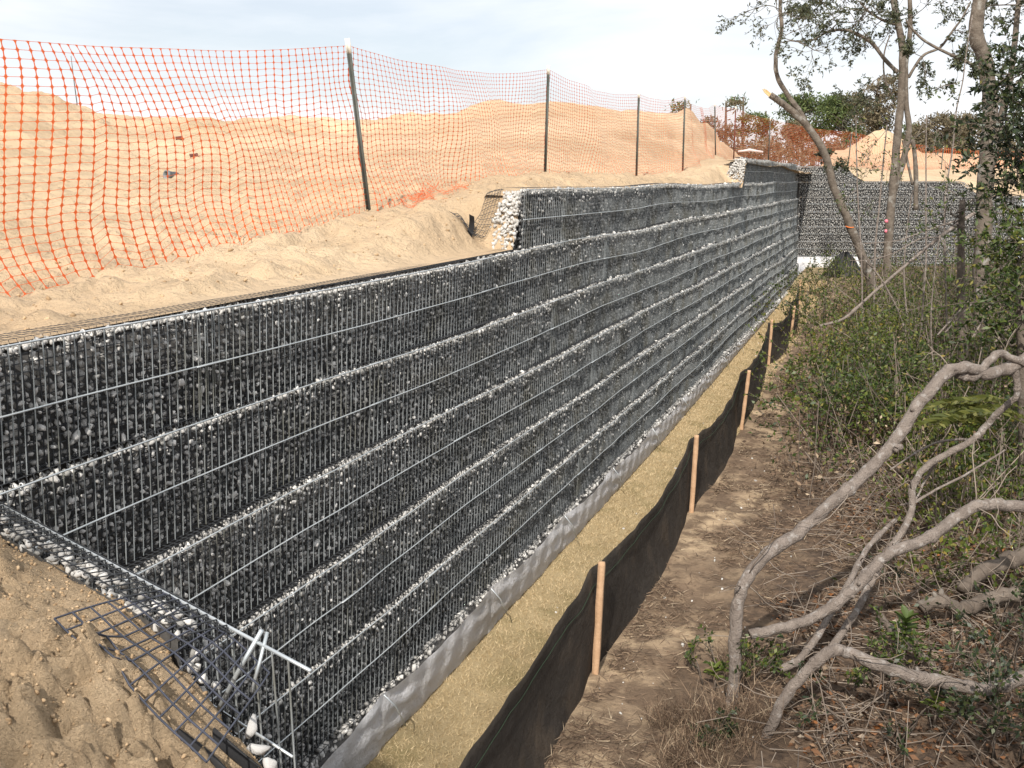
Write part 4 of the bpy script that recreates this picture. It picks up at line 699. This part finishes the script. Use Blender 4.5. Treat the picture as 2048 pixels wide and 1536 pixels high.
fallen('long pale stick leaning across the undergrowth toward the thick trunk', [([(1640, 652, 15.5), (1690, 635, 15.6), (1740, 592, 15.7), (1800, 540, 15.8), (1860, 490, 15.9), (1905, 455, 16), (1960, 418, 16.1)], .022, .03), ([(1880, 475, 15.9), (1840, 478, 15.9), (1790, 505, 15.8), (1740, 520, 15.8), (1700, 521, 15.8)], .012, .006), ([(1930, 435, 16), (1850, 462, 15.9), (1800, 480, 15.8), (1750, 486, 15.8), (1715, 487, 15.8)], .012, .006)])
fallen('thin bent stick crossing under the long pale stick', [([(1730, 520, 15), (1755, 548, 15), (1775, 580, 15), (1795, 620, 15), (1812, 665, 15)], .012, .016)])
fallen('pair of long thin sticks leaning right of the pale sapling', [([(1875, 670, 13), (1930, 610, 13.1), (1990, 550, 13.2), (2050, 480, 13.3)], .014, .010), ([(1890, 665, 13), (1950, 600, 13.1), (2010, 530, 13.2), (2060, 490, 13.3)], .012, .008)])
fallen('short pale stick leaning at the right edge above the fern', [([(1945, 675, 12), (1965, 640, 12), (1990, 595, 12), (2010, 580, 12)], .014, .009), ([(1990, 685, 12), (2020, 650, 12), (2055, 610, 12)], .014, .01)])

# shrubs: distinct ones as things
def shrub(label, x, y, z, hgt, wid, nst, leafm, lsize, lpt, name='shrub', asp=.28, grp='shrubs along the forest edge', dep=2):
    b = atz(x, y, z); root = thing(name, b, label, 'shrub', grp); tw = MB(); lf = []
    for i in range(nst):
        a_ = rng.random()*6.28; q = rng.random()**.5; s = b+np.array([math.cos(a_)*wid*q*.5, math.sin(a_)*wid*q*.5, -.03]); grow(tw, lf, s, nrm(np.array([math.cos(a_)*.45*q, math.sin(a_)*.45*q, 1.])), hgt*rng.uniform(.5, .85), .008, dep, .6, 4, 0, .18, lpt, 1)
    tag(tw.build('stems', M['bark_dark'], root), kind='stuff'); put_leaves(lf, lsize, asp, leafm, 'foliage', root); return root
for a in (('green small leaved bush leaning over the far end of the silt fence', 1625, 665, -2.95, 1.15, .9, 16, 'leaf', .05, 10), ('tall bush in front of the black plastic heap', 1652, 585, -2.8, .9, .8, 12, 'leaf', .05, 9), ('yellow green bush beside the third silt fence stake', 1660, 800, -3.1, 1.05, 1.1, 20, 'leaf_y', .05, 10), ('broad green bush in the middle of the undergrowth', 1700, 880, -3.1, .95, 1.1, 20, 'leaf', .052, 10), ('olive bush right of the middle undergrowth under the pale sapling', 1800, 820, -3.05, 1.0, 1.1, 18, 'leaf', .052, 10), ('yellowish bush behind the thick rising branch', 1760, 760, -3.0, .95, 1.0, 16, 'leaf_y', .05, 10), ('bushy green plant left of the branch elbow', 1850, 900, -3.05, .8, 1., 16, 'leaf_y', .05, 9),
          ('dark leafy bush at the right edge below the lowest branch', 2020, 1500, -3.15, .6, .4, 8, 'leaf_d', .04, 8), ('dark green bush at the right edge beside the crooked log', 2015, 1330, -3.1, .75, .45, 9, 'leaf_d', .04, 8), ('small bush with reddish tips behind the glossy sprout', 1775, 1345, -3.15, .34, .4, 7, 'leaf', .034, 7), ('sparse low bush under the arch of the lowest branch', 1760, 1450, -3.18, .36, .5, 6, 'leaf_d', .038, 6), ('tiny green plant on the litter by the stump', 1455, 1360, -3.2, .34, .35, 7, 'leaf', .035, 7), ('small weed at the bottom left of the litter', 1440, 1490, -3.2, .18, .12, 7, 'leaf_d', .035, 7)): shrub(*a)
def sprout(label, x, y, z, hgt, n, L, name='leafy_sprout', m='leaf'):
    b = atz(x, y, z); root = thing(name, b, label, 'plant'); MB().tube([b-[0, 0, .03], b+[.01, 0, hgt*.6], b+[.0, .01, hgt]], [.008, .006, .005], 6).build('stem', M['stick'], root)
    p = np.array([b+[.0, .0, hgt*f] for f in np.linspace(.55, 1, n)]); a_ = np.arange(n)*2.4; d = np.stack([np.cos(a_), np.sin(a_), np.linspace(.1, 1.3, n)], -1); d = nrm(d)
    for i in range(n):
        s_ = nrm(np.cross(d[i], [0, 0, 1.])); up = np.cross(s_, d[i]); k = np.linspace(0, 1, 6); w_ = L*.19*np.sin(np.pi*np.clip(k*.97+.02, 0, 1))**.8; c_ = p[i]+d[i]*L*k[:, None]-np.array([0, 0, 1])*(L*.25*k**2)[:, None]
        MB().grid(np.stack([c_-s_*w_[:, None]+up*.012, c_, c_+s_*w_[:, None]+up*.012], 1)).build('leaf', M[m], root, smooth=True)
sprout('glossy broad leaved sprout standing in the middle of the litter', 1805, 1330, -3.15, .32, 20, .13)
sprout('small broad leaved sprout left of the stump', 1428, 1375, -3.2, .12, 9, .09, m='leaf_y')
sprout('lone pale green sprout below the lowest branch', 1868, 1440, -3.15, .12, 8, .10, m='leaf_y')
# fern like fronds at the right edge
root = thing('fern', atY(2010, 860, 8.2), 'arching yellow green fern fronds at the right edge behind the branch elbow', 'fern')
for i in range(16):
    a_ = rng.uniform(1.8, 4.6); b = atY(2030, 850, 8.2)+rng.normal(size=3)*[.15, .2, .05]; L = rng.uniform(.5, .9); k = np.linspace(0, 1, 22); c_ = b+np.stack([math.cos(a_)*L*k, math.sin(a_)*.6*L*k, L*(.75*k-.75*k**2)+.0*k], -1); T = nrm(np.gradient(c_, axis=0)); s_ = nrm(np.cross(T, [0, 0, 1.])); m = MB(); w_ = .13*np.sin(np.pi*(k*.9+.08))
    for sg in (-1, 1):
        m.leaves(c_, s_*sg+T*.6, w_, .16, .05)
    m.prisms(c_[:-1], c_[1:], .002, 3); m.build('frond', M['fern'], root)
# dense undergrowth mass (nobody could count it)
lf = {'leaf': [], 'leaf_y': [], 'leaf_d': [], 'straw': []}; tw = MB()
def mass(n, tr, lr, hr, key, cl=46, spread=.24, avoid=True):
    for i in range(n):
        t = rng.uniform(*tr); l = lr[0]+(lr[1]-lr[0])*rng.random(); h = rng.uniform(*hr); p = W(t, l, float(zlow(np.array(t), np.array(l)))); p2 = p+np.array([rng.normal(0, .15), rng.normal(0, .15), h])
        tw.prisms([p-[0, 0, .05]], [p2], .006, 3); f = rng.random(cl)*.75+.25; q = p+(p2-p)*f[:, None]+rng.normal(size=(cl, 3))*spread*[1, 1, .6]; q[:, 2] = np.maximum(q[:, 2], p[2]+.01); lf[key].append((q, nrm(rng.normal(size=(cl, 3))+[0, 0, .25])))
mass(420, (11, 26), (-1.0, 2.4), (.25, 1.0), 'leaf'); mass(250, (11, 26), (-.8, 3.0), (.3, 1.0), 'leaf_y'); mass(300, (10, 27), (-1.0, 7.0), (.1, 1.0), 'straw', 40, .2); mass(330, (14, 30), (1.0, 8.0), (.5, 1.7), 'leaf'); mass(200, (14, 30), (2.5, 10), (.6, 2.2), 'leaf_d'); mass(110, (20, 30), (-1.6, 1.5), (.3, 1.0), 'leaf_y')
mass(210, (8.2, 14), (0.1, 3.6), (.12, .65), 'leaf_y', 38, .2); mass(190, (7.8, 14), (.5, 5.5), (.2, 1.0), 'leaf', 44, .22); mass(22, (4.5, 8), (1.4, 3.6), (.06, .3), 'leaf_d', 18, .12); mass(150, (22, 31), (3, 14), (1.0, 3.2), 'leaf_d', 60, .4)
for key, v in lf.items():
    p = np.concatenate([a for a, b in v]); d = np.concatenate([b for a, b in v]); tag(MB().leaves(p, d, .058*rng.uniform(.6, 1.3, len(p)), .24).build('undergrowth', M[key]), {'leaf': 'green leafy undergrowth covering the forest floor', 'leaf_y': 'yellow green leaves mixed in the undergrowth', 'leaf_d': 'dark leaves deep in the undergrowth', 'straw': 'dead brown leaves and bracken in the undergrowth'}[key], 'undergrowth', kind='stuff')
n = 2400; t = rng.uniform(9, 27, n); l = -.6+rng.random(n)*8; p = W(t, l, zlow(t, l)); d = rng.normal(size=(n, 3))*[.5, .5, .0]; d[:, 2] = rng.uniform(.3, 1.2, n); tw.prisms(p, p+d*rng.uniform(.3, 1.1, n)[:, None], .0035, 3)
n = 420; t = rng.uniform(9, 27, n); l = .2+rng.random(n)*8; p = W(t, l, zlow(t, l)); d = rng.normal(size=(n, 3))*[.8, .8, 0]; d[:, 2] = rng.uniform(.1, 1.1, n); d = nrm(d)*rng.uniform(.8, 2.4, n)[:, None]; k = rng.normal(size=(n, 3))*.06; rr_ = rng.uniform(.004, .010, n); tw.prisms(p, p+d*.5+k, rr_, 4); tw.prisms(p+d*.5+k, p+d, rr_*.7, 4)
tag(tw.build('undergrowth_stems', M['stick']), 'thin bare stems standing among the undergrowth', 'undergrowth', kind='stuff')
# litter: leaves, straw, twigs
n = 46000; t = 2.0+rng.random(n)*13; l = -.75+rng.random(n)*5.5; keep = (l > -.35+.5*vn(t*1.2, l, 141)) & (rng.random(n) < .35+.65*(vn(t*1.5, l*1.5, 142) > -.2)); t, l = t[keep], l[keep]; p = W(t, l, zlow(t, l)+.006+.03*rng.random(len(t))**2); d = rng.normal(size=(len(t), 3))*[1, 1, .25]
tag(MB().leaves(p, d, .052*rng.uniform(.5, 1.3, len(t)), .26, .25).build('leaf_litter', M['litter']), 'rust and brown fallen leaves on the forest floor', 'leaf litter', kind='stuff')
n = 120000; t = 2.0+rng.random(n)**1.3*24; l = -1.66+rng.random(n)**1.2*4.2; keep = (vn(t*1.3+l*.4, l*1.9, 151)+.5*vn(t*4, l*4, 152) > -.22+.55*(l < -1.25)) | (rng.random(n) < .12); t, l = t[keep], l[keep]; p = W(t, l, zlow(t, l)+.004+.02*rng.random(len(t))); d = rng.normal(size=(len(t), 3))*[1, 1, .16]; d = nrm(d)*rng.uniform(.04, .15, len(t))[:, None]
s_ = nrm(np.cross(d, rng.normal(size=d.shape)*[.3, .3, 1]))*.0017*(1+t/10)[:, None]; V = np.stack([p-s_, p+s_, p+d+s_*.4], 1); tag(MB().add(V.reshape(-1, 3), np.arange(3*len(t)).reshape(-1, 3)).build('pine_straw', M['straw']), 'brown pine straw strewn over sand beside the silt fence', 'straw', kind='stuff')
n = 3400; t = 3+rng.random(n)*10; l = -.55+rng.random(n)*4.5; p = W(t, l, zlow(t, l)+.01+.08*rng.random(n)); d = nrm(rng.normal(size=(n, 3))*[1, 1, .22])*rng.uniform(.12, .6, n)[:, None]; tg = MB(); k = rng.normal(size=(n, 3))*.03; tg.prisms(p, p+d*.5+k, .0032, 4); tg.prisms(p+d*.5+k, p+d, .0026, 4); tag(tg.build('twigs', M['stick']), 'grey dead twigs tangled over the litter', 'twigs', kind='stuff')
lf = []; 
for (x, y, z, nn_, hgt) in ((1410, 1480, -3.2, 500, .26), (1470, 1450, -3.2, 400, .28), (1700, 640, -3.0, 700, .6), (1680, 700, -3.05, 600, .5), (1580, 780, -3.15, 400, .3), (1345, 1440, -3.2, 300, .16), (1390, 1530, -3.2, 400, .2), (1500, 1330, -3.2, 300, .2)):
    b = atz(x, y, z); m = MB(); q = b+np.clip(rng.normal(size=(nn_, 3)), -1.6, 1.6)*[.15*hgt/.26, .13*hgt/.26, 0]; d = nrm(rng.normal(size=(nn_, 3))*.55+[0, 0, 1])*(hgt*rng.uniform(.4, 1.1, nn_))[:, None]; s_ = nrm(np.cross(d, rng.normal(size=d.shape)))*.0016*(hgt/.26)**.5; mid = q+d*.6; tip = q+d+rng.normal(size=d.shape)*hgt*.25-[0, 0, hgt*.1]
    m.add(np.stack([q-s_, q+s_, mid+s_, mid-s_], 1).reshape(-1, 3), np.arange(4*nn_).reshape(-1, 4)); m.add(np.stack([mid-s_, mid+s_, tip], 1).reshape(-1, 3), np.arange(3*nn_).reshape(-1, 3)); lf.append(m)
labs = ['dry grass tuft left of the stump', 'dry grass tuft at the foot of the stump', 'tall pale dry grass clump under the long pale stick', 'brown dry grass clump left of the pale stick', 'dry grass tuft beside the third silt fence stake', 'flat brown grass tuft beside the near silt fence', 'brown grass tuft at the bottom edge beside the sand', 'thin dry grass behind the stump']
for m, lab in zip(lf, labs): tag(m.build('grass_tuft', M['straw']), lab, 'grass tuft', 'dry grass tufts on the forest floor')
for x, y, w_, lab in ((1773, 443, .04, 'pink survey ribbon on a thin stem before the twin tree, upper one'), (1772, 463, .032, 'pink survey ribbon on a thin stem before the twin tree, lower one')):
    c = atY(x, y, 23.2); m = MB(); m.grid(np.array([[c+[-w_, 0, .04], c+[-w_, 0, -.03]], [c+[0, -.02, .05], c+[0, -.02, -.02]], [c+[w_, .01, .02], c+[w_, .01, -.05]]])); o = m.build('ribbon', M['tape_p']); o.modifiers.new('s', 'SOLIDIFY').thickness = .003; tag(o, lab, 'ribbon')

# forest edge behind the camera: tall trees whose thin crowns shade the near corner
for i, (t, l, zc, rx, rz, lab) in enumerate(((-8.5, -2.6, 6.9, 2.0, 2.0, 'tall thin crowned tree behind the viewpoint, nearest the wall'), (-8.2, .6, 6.4, 2.3, 2.2, 'tall thin crowned tree directly behind the viewpoint'), (-7.2, 3.9, 7.0, 2.6, 2.9, 'tall thin crowned tree behind the viewpoint at the forest side'))):
    b = W(t, l, -3.2); root = thing('shade_tree', b, lab, 'tree', 'trees behind the viewpoint'); c = W(t, l, zc); mb = MB(); mb.tube(smooth_path([b, .5*(b+c)+[.2, -.3, 0], c+[0, 0, rz*.7]], 6), np.linspace(.17, .05, 13), 8); lf = []
    for q in range((55, 80, 120)[i]):
        d = nrm(rng.normal(size=3)); e = c+d*np.array([rx, rx, rz])*rng.random()**.4; s0 = c+[0, 0, (e[2]-c[2])*.6-.5]
        if q % 2 == 0: mb.tube(np.array([s0, .5*(s0+e)+rng.normal(size=3)*.12, e]), [.03, .02, .008], 4)
        lf.append((e+rng.normal(size=(26, 3))*.30, nrm(rng.normal(size=(26, 3)))))
    mb.build('trunk', M['bark'], root); put_leaves(lf, .16, .22, 'leaf_t', 'crown', root)

mb = MB(); n = 150; t = rng.uniform(4, 20, n); l = np.where(rng.random(n) < .8, rng.uniform(-1.65, -.6, n), rng.uniform(-2.4, -1.8, n)); r = rng.uniform(.005, .016, n)*(1+t/25); add_stones(mb, W(t, l, zlow(t, l)+r*.3), r); tag(mb.build('pebbles', M['stone_white']), 'pale pebbles strewn on the sandy path and turf', 'pebbles', kind='stuff')
